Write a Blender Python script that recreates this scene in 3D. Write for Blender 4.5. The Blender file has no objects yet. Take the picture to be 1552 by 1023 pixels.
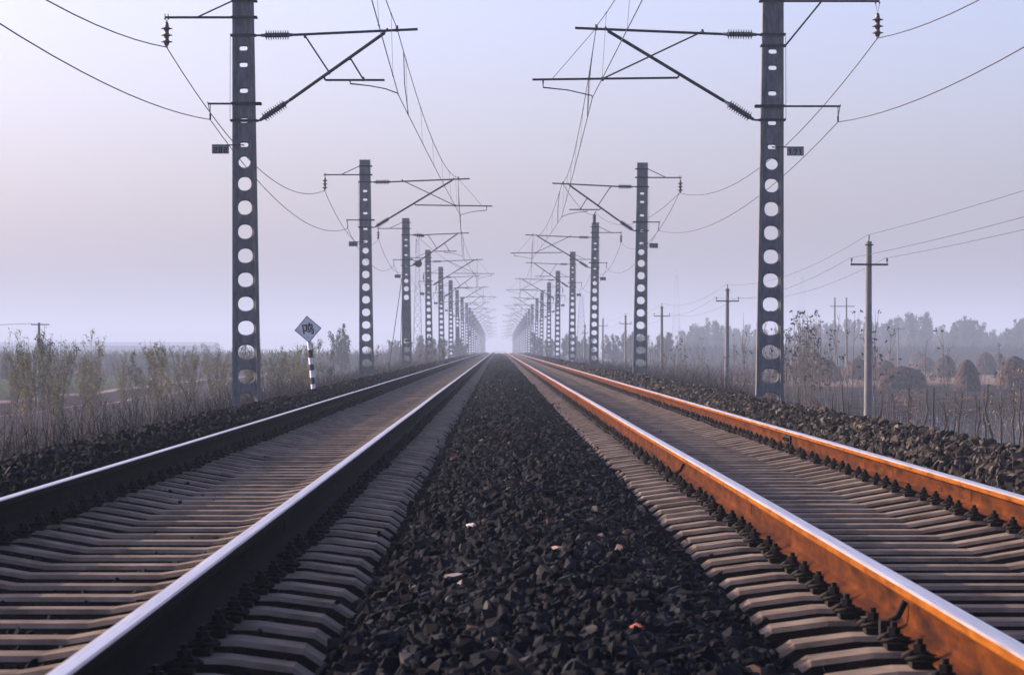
import bpy, bmesh, math, random
import numpy as np
from mathutils import Vector, Matrix
R = math.radians
S = bpy.context.scene
C = S.collection
random.seed(7)
RNG = np.random.default_rng(7)

# ------------------------------------------------------------------ camera, sky, sun, exposure
CZ = 3.0                                   # camera height over the fields
F = 4400.0                                 # focal length in pixels of a 1552 px wide frame
cam = bpy.data.cameras.new('camera')
cam.sensor_width = 36.0
cam.lens = 36.0 * F / 1552.0
cam.shift_x = (776 - 755.5) / 1552.0
cam.shift_y = (527.6 - 511.5) / 1552.0
cam.clip_start = 0.1
cam.clip_end = 20000
cam.dof.use_dof = True
cam.dof.focus_distance = 32.0
cam.dof.aperture_fstop = 13.0
camo = bpy.data.objects.new('camera', cam)
C.objects.link(camo)
camo.location = (0, 0, CZ)
camo.rotation_euler = (R(90), 0, 0)
S.camera = camo

SUN_AZ, SUN_EL = -68.0, 19.0
W = bpy.data.worlds.new('World')
S.world = W
W.use_nodes = True
wn = W.node_tree
sky = wn.nodes.new('ShaderNodeTexSky')
sky.sky_type = 'NISHITA'
sky.sun_disc = False
sky.sun_elevation = R(SUN_EL)
sky.sun_rotation = R(SUN_AZ)
sky.air_density = 0.8
sky.dust_density = 4.5
sky.ozone_density = 2.0
tint = wn.nodes.new('ShaderNodeMix')
tint.data_type = 'RGBA'
tint.blend_type = 'MULTIPLY'
tint.inputs[0].default_value = 1.0
tint.inputs[7].default_value = (0.99, 0.895, 1.085, 1)
wn.links.new(sky.outputs[0], tint.inputs[6])
wn.links.new(tint.outputs[2], wn.nodes['Background'].inputs[0])
wn.nodes['Background'].inputs[1].default_value = 0.15

sl = bpy.data.lights.new('sun', 'SUN')
sl.energy = 3.5
sl.angle = R(0.6)
sl.color = (1.0, 0.78, 0.58)
so = bpy.data.objects.new('sun', sl)
C.objects.link(so)
sd = Vector((math.sin(R(SUN_AZ)) * math.cos(R(SUN_EL)), math.cos(R(SUN_AZ)) * math.cos(R(SUN_EL)), math.sin(R(SUN_EL))))
so.rotation_euler = sd.to_track_quat('Z', 'Y').to_euler()
so.location = (-40, 20, 30)

S.view_settings.view_transform = 'Standard'
S.view_settings.look = 'None'
S.view_settings.exposure = 1.2
S.view_settings.gamma = 1.0
S.render.engine = 'CYCLES'
S.cycles.volume_bounces = 1
S.cycles.max_bounces = 6
S.cycles.use_denoising = True

# ------------------------------------------------------------------ helpers
def px(x, y, D):
    """a point of the place at distance D that the photograph shows at (x, y)"""
    return Vector(((x - 755.5) / F * D, D, CZ + (527.6 - y) / F * D))

def drop(y):
    d = np.maximum(0.0, np.minimum(np.asarray(y, float), 1150.0) - 450.0)
    return d * d / 212000.0

def tag(o, label=None, cat=None, group=None, kind=None):
    if label: o['label'] = label
    if cat: o['category'] = cat
    if group: o['group'] = group
    if kind: o['kind'] = kind
    return o

def empty(name, loc, rz=0.0):
    o = bpy.data.objects.new(name, None)
    o.empty_display_size = 0.2
    C.objects.link(o)
    o.location = loc
    o.rotation_euler = (0, 0, rz)
    return o

def link_mesh(name, me, parent=None, mats=()):
    o = bpy.data.objects.new(name, me)
    C.objects.link(o)
    for m in mats:
        if m.name not in [q.name for q in me.materials if q]:
            me.materials.append(m)
    if parent is not None:
        o.parent = parent
    return o

class MB:
    """collects simple solids and builds ONE mesh"""
    def __init__(self):
        self.v = []; self.f = []; self.m = []; self.sm = []
    def add(self, vs, fs, mi=0, smooth=False):
        n = len(self.v)
        self.v += [tuple(p) for p in vs]
        for q in fs:
            self.f.append(tuple(i + n for i in q)); self.m.append(mi); self.sm.append(smooth)
    def box(self, a, b, mi=0):
        x0, y0, z0 = a; x1, y1, z1 = b
        vs = [(x0,y0,z0),(x1,y0,z0),(x1,y1,z0),(x0,y1,z0),(x0,y0,z1),(x1,y0,z1),(x1,y1,z1),(x0,y1,z1)]
        if (x1-x0)*(y1-y0)*(z1-z0) < 0:
            vs = vs[4:] + vs[:4]
        self.add(vs, [(3,2,1,0),(4,5,6,7),(0,1,5,4),(1,2,6,5),(2,3,7,6),(3,0,4,7)], mi)
    def tube(self, pts, r, n=8, mi=0, caps=True, smooth=True):
        pts = [Vector(p) for p in pts]
        rs = r if isinstance(r, (list, tuple)) else [r] * len(pts)
        rings = []
        up = None
        for i, p in enumerate(pts):
            a = pts[max(0, i-1)]; b = pts[min(len(pts)-1, i+1)]
            t = (b - a)
            t = t.normalized() if t.length > 1e-9 else Vector((0, 0, 1))
            if up is None:
                up = Vector((0, 0, 1)) if abs(t.z) < 0.9 else Vector((1, 0, 0))
            u = t.cross(up)
            if u.length < 1e-6: u = t.cross(Vector((0, 1, 0.1)))
            u.normalize(); w = u.cross(t).normalized()
            up = w
            rings.append([p + (u*math.cos(2*math.pi*k/n) + w*math.sin(2*math.pi*k/n))*rs[i] for k in range(n)])
        vs = [q for g in rings for q in g]
        fs = []
        for i in range(len(pts)-1):
            for k in range(n):
                a = i*n+k; b = i*n+(k+1) % n
                fs.append((a, b, b+n, a+n))
        self.add(vs, fs, mi, smooth)
        if caps:
            self.add(rings[0], [tuple(range(n))][::-1], mi)
            self.add(rings[-1], [tuple(range(n-1, -1, -1))], mi)
    def lathe(self, a, b, prof, n=12, mi=0):
        """prof: list of (t along a..b in 0..1, radius)"""
        a = Vector(a); b = Vector(b)
        self.tube([a.lerp(b, t) for t, r in prof], [max(r, 1e-4) for t, r in prof], n, mi)
    def build(self, name, mats, parent=None):
        me = bpy.data.meshes.new(name)
        me.from_pydata(self.v, [], self.f)
        mats = mats if isinstance(mats, (list, tuple)) else [mats]
        for m in mats: me.materials.append(m)
        me.polygons.foreach_set('material_index', self.m)
        me.polygons.foreach_set('use_smooth', self.sm)
        me.update()
        return link_mesh(name, me, parent)

def tri_mesh(name, V, T, mat, tone=None, parent=None, smooth=False):
    """fast mesh from numpy arrays of vertices and triangles; tone = one float per vertex"""
    me = bpy.data.meshes.new(name)
    nv, nt = len(V), len(T)
    me.vertices.add(nv); me.loops.add(nt*3); me.polygons.add(nt)
    me.vertices.foreach_set('co', np.ascontiguousarray(V, dtype=np.float32).ravel())
    me.loops.foreach_set('vertex_index', np.ascontiguousarray(T, dtype=np.int32).ravel())
    me.polygons.foreach_set('loop_start', np.arange(0, nt*3, 3, dtype=np.int32))
    me.polygons.foreach_set('use_smooth', np.full(nt, smooth))
    if tone is not None:
        at = me.attributes.new('tone', 'FLOAT', 'POINT')
        at.data.foreach_set('value', np.ascontiguousarray(tone, dtype=np.float32))
    me.materials.append(mat)
    me.update(calc_edges=True)
    return link_mesh(name, me, parent)

# ------------------------------------------------------------------ materials
def mat(name):
    m = bpy.data.materials.new(name)
    m.use_nodes = True
    return m, m.node_tree, m.node_tree.nodes['Principled BSDF']

def coords(nt, kind='Object', scale=(1, 1, 1)):
    tc = nt.nodes.new('ShaderNodeTexCoord'); mp = nt.nodes.new('ShaderNodeMapping')
    mp.inputs['Scale'].default_value = scale
    if kind == 'World':
        g = nt.nodes.new('ShaderNodeNewGeometry'); nt.links.new(g.outputs['Position'], mp.inputs[0])
    else:
        nt.links.new(tc.outputs[kind], mp.inputs[0])
    return mp.outputs[0]

def noise(nt, vec, scale, detail=5, rough=0.6):
    n = nt.nodes.new('ShaderNodeTexNoise')
    n.inputs['Scale'].default_value = scale
    n.inputs['Detail'].default_value = detail
    n.inputs['Roughness'].default_value = rough
    nt.links.new(vec, n.inputs['Vector'])
    return n.outputs['Fac']

def ramp(nt, fac, stops):
    r = nt.nodes.new('ShaderNodeValToRGB')
    e = r.color_ramp.elements
    while len(e) < len(stops): e.new(0.5)
    for q, (p, c) in zip(e, stops):
        q.position = p; q.color = (*c, 1) if len(c) == 3 else c
    nt.links.new(fac, r.inputs[0])
    return r.outputs[0]

def bump(nt, fac, bs, strength=0.3, dist=0.02):
    b = nt.nodes.new('ShaderNodeBump')
    b.inputs['Strength'].default_value = strength
    b.inputs['Distance'].default_value = dist
    nt.links.new(fac, b.inputs['Height'])
    nt.links.new(b.outputs[0], bs.inputs['Normal'])

def noisy(name, stops, scale, rough=0.85, kind='Object', vs=(1, 1, 1), b=0.3, bd=0.01, metal=0.0, spec=0.3, detail=6):
    m, nt, bs = mat(name)
    f = noise(nt, coords(nt, kind, vs), scale, detail)
    nt.links.new(ramp(nt, f, stops), bs.inputs['Base Color'])
    bs.inputs['Roughness'].default_value = rough
    bs.inputs['Metallic'].default_value = metal
    bs.inputs['Specular IOR Level'].default_value = spec
    if b: bump(nt, f, bs, b, bd)
    return m

def toned(name, stops, rough=0.9, spec=0.2, scale=60, var=0.35, trans=0.0):
    """colour of each stone or leaf from its own 'tone'"""
    m, nt, bs = mat(name)
    a = nt.nodes.new('ShaderNodeAttribute'); a.attribute_name = 'tone'
    col = ramp(nt, a.outputs['Fac'], stops)
    if var:
        f = noise(nt, coords(nt), scale, 3)
        mr = nt.nodes.new('ShaderNodeMapRange')
        mr.inputs['To Min'].default_value = 1 - var; mr.inputs['To Max'].default_value = 1 + var
        nt.links.new(f, mr.inputs['Value'])
        mx = nt.nodes.new('ShaderNodeMix'); mx.data_type = 'RGBA'; mx.blend_type = 'MULTIPLY'
        mx.inputs[0].default_value = 1.0
        nt.links.new(col, mx.inputs[6]); nt.links.new(mr.outputs[0], mx.inputs[7])
        col = mx.outputs[2]
    nt.links.new(col, bs.inputs['Base Color'])
    bs.inputs['Roughness'].default_value = rough
    bs.inputs['Specular IOR Level'].default_value = spec
    return m

def rail_steel(name, cols):
    m, nt, bs = mat(name)
    v = coords(nt, 'Object', (1, 0.25, 1))
    f = noise(nt, v, 9, 8, 0.7)
    g = noise(nt, coords(nt, 'Object', (1, 1, 6)), 2.3, 5)
    c1 = ramp(nt, f, cols)
    c2 = ramp(nt, g, [(0.34, (0.35, 0.32, 0.32)), (0.48, (0.8, 0.78, 0.76)), (0.66, (1, 1, 1))])
    mx = nt.nodes.new('ShaderNodeMix'); mx.data_type = 'RGBA'; mx.blend_type = 'MULTIPLY'
    mx.inputs[0].default_value = 1.0
    nt.links.new(c1, mx.inputs[6]); nt.links.new(c2, mx.inputs[7])
    nt.links.new(mx.outputs[2], bs.inputs['Base Color'])
    bs.inputs['Roughness'].default_value = 0.85
    bs.inputs['Specular IOR Level'].default_value = 0.04
    bump(nt, f, bs, 0.25, 0.004)
    return m

M = {}
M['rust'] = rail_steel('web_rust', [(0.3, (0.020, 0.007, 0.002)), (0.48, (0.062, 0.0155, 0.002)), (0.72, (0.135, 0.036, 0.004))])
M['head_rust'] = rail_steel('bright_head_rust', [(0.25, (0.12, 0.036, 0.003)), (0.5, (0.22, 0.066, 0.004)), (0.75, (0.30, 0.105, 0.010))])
M['shaded_rail'] = rail_steel('shade_darkened_rust', [(0.25, (0.003, 0.0025, 0.0025)), (0.5, (0.006, 0.004, 0.0035)), (0.75, (0.014, 0.008, 0.005))])  # left rails: shade of the sides away from the sun, put into the colour
M['polish'] = noisy('polished_rail_top', [(0.3, (0.42, 0.37, 0.36)), (0.5, (0.64, 0.58, 0.56)), (0.7, (0.76, 0.69, 0.67))], 14, 0.36, vs=(9, 0.08, 1), b=0.05, bd=0.001, metal=1.0, spec=0.5)
M['polish_edge'] = noisy('worn_rail_shoulder', [(0.35, (0.20, 0.13, 0.10)), (0.65, (0.42, 0.34, 0.31))], 12, 0.42, vs=(6, 0.1, 1), b=0.05, bd=0.001, metal=0.8, spec=0.5)
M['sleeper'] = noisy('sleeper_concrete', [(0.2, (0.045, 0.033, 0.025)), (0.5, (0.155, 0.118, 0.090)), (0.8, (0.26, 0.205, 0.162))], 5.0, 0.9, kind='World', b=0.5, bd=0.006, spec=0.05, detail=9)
M['flank'] = noisy('shaded_sleeper_flank', [(0.2, (0.005, 0.004, 0.004)), (0.5, (0.015, 0.012, 0.010)), (0.8, (0.05, 0.038, 0.03))], 6.0, 0.95, kind='World', b=0.5, bd=0.006, spec=0.02, detail=9)  # sleeper concrete with the shade of its slanted sides painted in
M['clip'] = noisy('dark_oily_iron', [(0.3, (0.006, 0.005, 0.006)), (0.7, (0.018, 0.014, 0.012))], 30, 0.7, b=0.4, bd=0.003, spec=0.08)
STONES = [(0.0, (0.0015, 0.0018, 0.003)), (0.35, (0.0038, 0.0045, 0.008)), (0.62, (0.011, 0.0125, 0.017)), (0.80, (0.034, 0.034, 0.034)), (0.90, (0.06, 0.050, 0.042)), (0.955, (0.10, 0.05, 0.034)), (1.0, (0.22, 0.19, 0.17))]
M['stone'] = toned('crushed_stone', STONES, 0.85, 0.08, 45, 0.4)
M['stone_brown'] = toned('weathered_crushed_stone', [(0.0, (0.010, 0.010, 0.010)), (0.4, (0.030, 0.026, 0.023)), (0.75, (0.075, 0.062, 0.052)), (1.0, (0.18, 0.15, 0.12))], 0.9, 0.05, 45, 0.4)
M['bed'] = noisy('ballast_bed', [(0.35, (0.004, 0.004, 0.005)), (0.6, (0.012, 0.012, 0.014)), (0.75, (0.03, 0.028, 0.026))], 16, 0.9, kind='World', b=1.0, bd=0.06, spec=0.0, detail=8)
M['pole'] = noisy('weathered_pole_concrete', [(0.25, (0.075, 0.078, 0.08)), (0.5, (0.145, 0.147, 0.145)), (0.75, (0.22, 0.218, 0.21))], 4, 0.9, vs=(3, 3, 0.7), b=0.4, bd=0.006, spec=0.04, detail=8)
M['steel'] = noisy('dark_galvanised_steel', [(0.3, (0.015, 0.018, 0.022)), (0.7, (0.04, 0.043, 0.05))], 12, 0.65, b=0.15, bd=0.002, spec=0.15)
M['porcelain'] = noisy('brown_glazed_porcelain', [(0.3, (0.05, 0.035, 0.03)), (0.7, (0.09, 0.06, 0.05))], 10, 0.35, b=0, spec=0.4)
M['composite'] = noisy('grey_insulator_sheds', [(0.3, (0.05, 0.055, 0.06)), (0.7, (0.09, 0.095, 0.10))], 10, 0.55, b=0)
M['wire'] = noisy('copper_alloy_wire', [(0.3, (0.03, 0.03, 0.033)), (0.7, (0.055, 0.053, 0.055))], 5, 0.6, b=0)
M['plate'] = noisy('dull_number_plate', [(0.3, (0.16, 0.17, 0.18)), (0.7, (0.25, 0.26, 0.27))], 12, 0.6, b=0.1)
M['black'] = noisy('black_paint', [(0.3, (0.012, 0.012, 0.013)), (0.7, (0.022, 0.022, 0.024))], 15, 0.6, b=0.1)
M['white'] = noisy('white_paint', [(0.25, (0.55, 0.55, 0.54)), (0.6, (0.78, 0.78, 0.77))], 9, 0.6, b=0.1)
M['soil_row'] = None

# ------------------------------------------------------------------ ground
RNGZ = [(-60, -40), (-10, 10)]
def ground_h(x, y):
    ax = np.abs(x)
    t = np.clip((ax - 6.3) / 3.4, 0, 1)
    z = 1.42 * (1 - t * t * (3 - 2 * t))
    und = 0.10 * np.sin(x * 0.31 + 1.3 + 0.02 * y) * np.sin(y * 0.043 + 0.7) + 0.05 * np.sin(x * 1.1 + y * 0.21)
    z = z + und * np.clip((ax - 8) / 6, 0, 1)
    ditch = np.exp(-((x + 24.3) / 1.5) ** 2) * 0.28          # the sunken lane on the left
    return z - ditch - drop(y)

def ground_mesh():
    xs = np.unique(np.concatenate([np.arange(-60, 60.1, 0.8), np.arange(-400, -60, 12), np.arange(60, 400, 12), np.arange(-2800, -400, 150), np.arange(400, 2801, 150), np.arange(-10, 10.1, 0.35)]))
    ys = np.unique(np.concatenate([np.arange(-40, 300, 2.0), np.arange(300, 1200, 12), np.arange(1200, 5801, 200)]))
    X, Y = np.meshgrid(xs, ys)
    Z = ground_h(X, Y)
    V = np.stack([X.ravel(), Y.ravel(), Z.ravel()], 1)
    nx, ny = len(xs), len(ys)
    i, j = np.meshgrid(np.arange(nx-1), np.arange(ny-1))
    a = (j*nx + i).ravel(); b = a + 1; c = a + nx; d = c + 1
    T = np.concatenate([np.stack([a, b, d], 1), np.stack([a, d, c], 1)])
    m, nt, bs = mat('field_soil')
    P = coords(nt, 'World')
    n1 = noise(nt, coords(nt, 'World', (1, 0.5, 1)), 0.35, 9, 0.65)
    base = ramp(nt, n1, [(0.25, (0.02, 0.015, 0.014)), (0.5, (0.05, 0.037, 0.033)), (0.75, (0.11, 0.08, 0.065))])
    sep = nt.nodes.new('ShaderNodeSeparateXYZ'); nt.links.new(P, sep.inputs[0])
    def band(src, lo, hi, soft):
        """1 inside lo..hi"""
        mr1 = nt.nodes.new('ShaderNodeMapRange'); mr1.inputs[1].default_value = lo - soft; mr1.inputs[2].default_value = lo + soft
        mr2 = nt.nodes.new('ShaderNodeMapRange'); mr2.inputs[1].default_value = hi + soft; mr2.inputs[2].default_value = hi - soft
        nt.links.new(src, mr1.inputs[0]); nt.links.new(src, mr2.inputs[0])
        mu = nt.nodes.new('ShaderNodeMath'); mu.operation = 'MULTIPLY'
        nt.links.new(mr1.outputs[0], mu.inputs[0]); nt.links.new(mr2.outputs[0], mu.inputs[1])
        return mu.outputs[0]
    wob = nt.nodes.new('ShaderNodeMath'); wob.operation = 'MULTIPLY_ADD'
    nt.links.new(noise(nt, P, 0.12, 4), wob.inputs[0]); wob.inputs[1].default_value = 7.0
    nt.links.new(sep.outputs[1], wob.inputs[2])
    wox = nt.nodes.new('ShaderNodeMath'); wox.operation = 'MULTIPLY_ADD'
    nt.links.new(noise(nt, P, 0.3, 4), wox.inputs[0]); wox.inputs[1].default_value = 1.2
    nt.links.new(sep.outputs[0], wox.inputs[2])
    cur = base
    def patch(cur, mask, stops, sc, vs=(1, 1, 1)):
        c = ramp(nt, noise(nt, coords(nt, 'World', vs), sc, 8, 0.7), stops)
        mx = nt.nodes.new('ShaderNodeMix'); mx.data_type = 'RGBA'
        nt.links.new(mask, mx.inputs[0]); nt.links.new(cur, mx.inputs[6]); nt.links.new(c, mx.inputs[7])
        return mx.outputs[2]
    def both(a, b):
        mu = nt.nodes.new('ShaderNodeMath'); mu.operation = 'MULTIPLY'
        nt.links.new(a, mu.inputs[0]); nt.links.new(b, mu.inputs[1]); return mu.outputs[0]
    X_, Y_ = wox.outputs[0], wob.outputs[0]
    # left: grey purple field, pale edged dark lane, young green crop
    cur = patch(cur, band(X_, -21.6, -9.5, 0.4), [(0.3, (0.025, 0.022, 0.026)), (0.7, (0.075, 0.068, 0.075))], 1.4, (1, 0.6, 1))
    cur = patch(cur, band(X_, -22.6, -21.7, 0.25), [(0.35, (0.10, 0.09, 0.085)), (0.6, (0.42, 0.40, 0.39))], 2.6)
    cur = patch(cur, band(X_, -26.3, -22.6, 0.3), [(0.3, (0.030, 0.022, 0.020)), (0.7, (0.07, 0.052, 0.045))], 1.2)
    cur = patch(cur, band(X_, -27.3, -26.3, 0.25), [(0.35, (0.10, 0.08, 0.07)), (0.62, (0.34, 0.29, 0.26))], 1.6)
    cur = patch(cur, both(band(X_, -48, -29, 1.2), band(Y_, 150, 300, 8)), [(0.3, (0.03, 0.035, 0.02)), (0.7, (0.065, 0.08, 0.035))], 0.6)
    # right: dark ploughed strip with furrows, grey stubble strip in front of it, pale straw field behind
    cur = patch(cur, both(band(X_, 12.5, 200, 0.8), band(Y_, 120, 236, 3)), [(0.42, (0.008, 0.007, 0.009)), (0.58, (0.045, 0.040, 0.042))], 0.5, (0.1, 1.0, 1))
    cur = patch(cur, both(band(X_, 9.5, 200, 0.8), band(Y_, 40, 118, 3)), [(0.3, (0.03, 0.03, 0.032)), (0.7, (0.10, 0.10, 0.098))], 1.5, (1.5, 0.5, 1))
    cur = patch(cur, both(band(X_, 10, 400, 2), band(Y_, 240, 420, 6)), [(0.3, (0.10, 0.072, 0.055)), (0.7, (0.22, 0.16, 0.12))], 0.5, (0.5, 1, 1))
    nt.links.new(cur, bs.inputs['Base Color'])
    bs.inputs['Roughness'].default_value = 0.95
    bs.inputs['Specular IOR Level'].default_value = 0.0
    bump(nt, noise(nt, P, 2.2, 9, 0.7), bs, 0.9, 0.12)
    o = tri_mesh('ground', V, T, m, smooth=True)
    tag(o, kind='structure')
ground_mesh()

# ------------------------------------------------------------------ track bed
SEAT_L, SEAT_R = 0.961, 1.023              # depth of the sleeper tops below the camera
CL, CR = -1.807, 2.216                     # the two track centres
def crib(c, seat, off):
    t = [-1.20, -1.15, -0.96, -0.62, -0.30, 0.30, 0.62, 0.96, 1.15, 1.20]
    d = [0.06, 0.035, 0.008, 0.0, 0.055, 0.055, 0.0, 0.008, 0.035, 0.06]
    return [(c + a, seat + off + b) for a, b in zip(t, d)]
BEDP = [(-5.6, 1.75), (-5.0, 1.50), (-4.6, 1.28), (-3.85, 0.90), (-3.45, 0.845), (-3.15, 0.93)] + crib(CL, SEAT_L, 0.050) + \
       [(-0.42, 0.975), (-0.05, 0.915), (0.30, 0.905), (0.72, 0.985), (0.95, 1.07)] + crib(CR, SEAT_R, 0.066) + \
       [(3.62, 0.96), (3.95, 0.865), (4.3, 0.855), (4.6, 0.96), (5.3, 1.36), (6.1, 1.75)]
BEDX = np.array([p[0] for p in BEDP]); BEDH = np.array([p[1] for p in BEDP])
def bed_z(x, y):
    return CZ - np.interp(x, BEDX, BEDH) - drop(y)

def bed_mesh():
    ys = np.unique(np.concatenate([np.arange(0, 160, 0.25), np.arange(160, 400, 1.0), np.arange(400, 1800, 10), np.arange(1800, 5000, 100)]))
    xs = np.unique(np.concatenate([np.arange(-5.6, 6.11, 0.13), BEDX]))
    X, Y = np.meshgrid(xs, ys)
    n = RNG.normal(0, 0.006, X.shape)
    big = 0.02*np.sin(Y*0.9 + X*2) * np.sin(Y*0.37 + 1) * ((X < -3.3) | (X > 3.8))
    Z = bed_z(X, Y) - np.where((np.abs(X - CL) < 1.2) | (np.abs(X - CR) < 1.2), 0.02, 0.03) + n + big
    V = np.stack([X.ravel(), Y.ravel(), Z.ravel()], 1)
    nx, ny = len(xs), len(ys)
    i, j = np.meshgrid(np.arange(nx-1), np.arange(ny-1))
    a = (j*nx + i).ravel(); b = a + 1; c = a + nx; d = c + 1
    T = np.concatenate([np.stack([a, b, d], 1), np.stack([a, d, c], 1)])
    tag(tri_mesh('track_bed', V, T, M['bed']), kind='structure')
bed_mesh()

def hull_shapes(k, npts, flat, seed):
    out = []
    rr = random.Random(seed)
    for _ in range(k):
        bm = bmesh.new()
        for _ in range(npts):
            v = Vector((rr.gauss(0, 1), rr.gauss(0, 1), rr.gauss(0, 1))).normalized() * rr.uniform(0.75, 1.05)
            bm.verts.new((v.x * rr.uniform(0.95, 1.05) * 1.25, v.y, v.z * flat))
        r = bmesh.ops.convex_hull(bm, input=bm.verts[:])
        bmesh.ops.delete(bm, geom=[g for g in r['geom_interior'] if isinstance(g, bmesh.types.BMVert)], context='VERTS')
        bmesh.ops.triangulate(bm, faces=bm.faces[:])
        bm.verts.index_update()
        out.append((np.array([v.co[:] for v in bm.verts]), np.array([[v.index for v in f.verts] for f in bm.faces])))
        bm.free()
    return out
SH_HI = hull_shapes(14, 12, 0.68, 1)
SH_LO = hull_shapes(8, 7, 0.7, 2)

def rot_mats(n, tilt=1.0):
    q = RNG.normal(size=(n, 4))
    q[:, 1:3] *= tilt
    q /= np.linalg.norm(q, axis=1)[:, None]
    w, x, y, z = q.T
    return np.stack([np.stack([1-2*(y*y+z*z), 2*(x*y-z*w), 2*(x*z+y*w)], 1),
                     np.stack([2*(x*y+z*w), 1-2*(x*x+z*z), 2*(y*z-x*w)], 1),
                     np.stack([2*(x*z-y*w), 2*(y*z+x*w), 1-2*(x*x+y*y)], 1)], 1)

def scatter_stones(name, P, sizes, tones, shapes, m, extra=None):
    Vs, Ts, Tn = [], [], []
    off = 0
    which = RNG.integers(0, len(shapes), len(P))
    for k, (sv, st) in enumerate(shapes):
        idx = np.where(which == k)[0]
        if not len(idx): continue
        Rm = rot_mats(len(idx))
        v = np.einsum('nij,vj->nvi', Rm, sv) * sizes[idx][:, None, None]
        v = v + P[idx][:, None, :]
        nv = len(sv)
        Vs.append(v.reshape(-1, 3))
        Ts.append((st[None] + (np.arange(len(idx)) * nv)[:, None, None]).reshape(-1, 3) + off)
        Tn.append(np.repeat(tones[idx], nv))
        off += nv * len(idx)
    return tri_mesh(name, np.concatenate(Vs), np.concatenate(Ts), m, np.concatenate(Tn))

def zone(x0, x1, y0, y1, dens, smin, smax, zj=0.025):
    n = int((x1-x0) * (y1-y0) * dens)
    x = RNG.uniform(x0, x1, n); y = RNG.uniform(y0, y1, n)
    s = RNG.uniform(smin, smax, n) * RNG.choice([0.6, 0.85, 1.0, 1.0, 1.45], n)
    z = bed_z(x, y) + RNG.uniform(-zj, zj*0.7, n)
    return np.stack([x, y, z], 1), s

def tones(n, p=1.0):
    t = RNG.beta(1.5, 2.6, n) * 0.9
    hot = RNG.random(n) < 0.014
    t[hot] = RNG.uniform(0.88, 0.985, hot.sum())
    return t

def build_ballast():
    mid = [zone(-0.55, 1.0, 5.5, 14, 900, 0.020, 0.036), zone(-0.56, 1.0, 14, 32, 620, 0.021, 0.036),
           zone(-0.60, 1.0, 32, 75, 300, 0.026, 0.040), zone(-0.6, 1.0, 75, 160, 130, 0.035, 0.055)]
    P = np.concatenate([a for a, b in mid]); s = np.concatenate([b for a, b in mid])
    tag(scatter_stones('ballast_stones', P, s, tones(len(P)), SH_HI, M['stone']),
        'dark crushed stone heaped between the two tracks', 'ballast', kind='stuff')
    far = [zone(-0.6, 1.0, 160, 420, 45, 0.055, 0.10), zone(-4.1, -3.2, 160, 450, 30, 0.06, 0.11), zone(3.7, 4.6, 160, 450, 30, 0.06, 0.11)]
    P = np.concatenate([a for a, b in far]); s = np.concatenate([b for a, b in far])
    tag(scatter_stones('distant_ballast_stones', P, s, tones(len(P)), SH_LO, M['stone']),
        'dark crushed stone fading into the far haze along the tracks', 'ballast', kind='stuff')
    # the same stones low in the cribs between the sleepers
    cr = [zone(-3.05, -0.6, 6, 26, 520, 0.016, 0.028, 0.012), zone(1.0, 3.45, 6, 26, 420, 0.016, 0.028, 0.012),
          zone(-3.05, -0.6, 26, 45, 140, 0.02, 0.03, 0.01), zone(1.0, 3.45, 26, 45, 100, 0.02, 0.03, 0.01)]
    P = np.concatenate([a for a, b in cr]); s = np.concatenate([b for a, b in cr])
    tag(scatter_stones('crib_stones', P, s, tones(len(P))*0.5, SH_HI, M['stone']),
        'small dark stones in the gaps between the sleepers', 'ballast', kind='stuff')
    lf = [zone(-4.6, -3.10, 15, 70, 330, 0.024, 0.050, 0.04), zone(-4.6, -3.10, 70, 160, 110, 0.035, 0.065, 0.05)]
    P = np.concatenate([a for a, b in lf]); s = np.concatenate([b for a, b in lf])
    tag(scatter_stones('left_shoulder_stones', P, s, tones(len(P))*0.8, SH_HI, M['stone']),
        'dark ballast bank along the outer edge of the left track', 'ballast', kind='stuff')
    rt = [zone(3.55, 5.2, 15, 70, 380, 0.026, 0.052, 0.045), zone(3.55, 5.2, 70, 160, 120, 0.035, 0.065, 0.05)]
    P = np.concatenate([a for a, b in rt]); s = np.concatenate([b for a, b in rt])
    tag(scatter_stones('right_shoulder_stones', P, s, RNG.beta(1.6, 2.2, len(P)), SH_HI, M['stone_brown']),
        'sunlit brownish ballast bank along the outer edge of the right track', 'ballast', kind='stuff')
    # a few stones and leaf scraps that lie on the sleepers
    n = 120
    side = RNG.random(n) < 0.5
    y = 9 + (RNG.random(n) ** 1.3) * 80
    x = np.where(side, CL, CR) + RNG.uniform(-1.2, 1.2, n)
    edge = RNG.random(n) < 0.45
    x = np.where(edge, np.where(side, -0.60 - RNG.exponential(0.03, n), 1.0 + RNG.exponential(0.03, n)), x)
    k = np.round(y / 0.5682) * 0.5682 + 0.11 + RNG.uniform(-0.05, 0.05, n)
    z = CZ - np.where(side, SEAT_L, SEAT_R) - np.where(edge | (np.abs(x - np.where(side, CL, CR)) > 0.5), -0.006, 0.035)
    P = np.stack([x, k, z], 1)
    tag(scatter_stones('stray_stones', P, RNG.uniform(0.010, 0.022, n), tones(n), SH_LO, M['stone']),
        'stray dark stones lying on top of the concrete sleepers', 'ballast', kind='stuff')
build_ballast()

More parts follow.
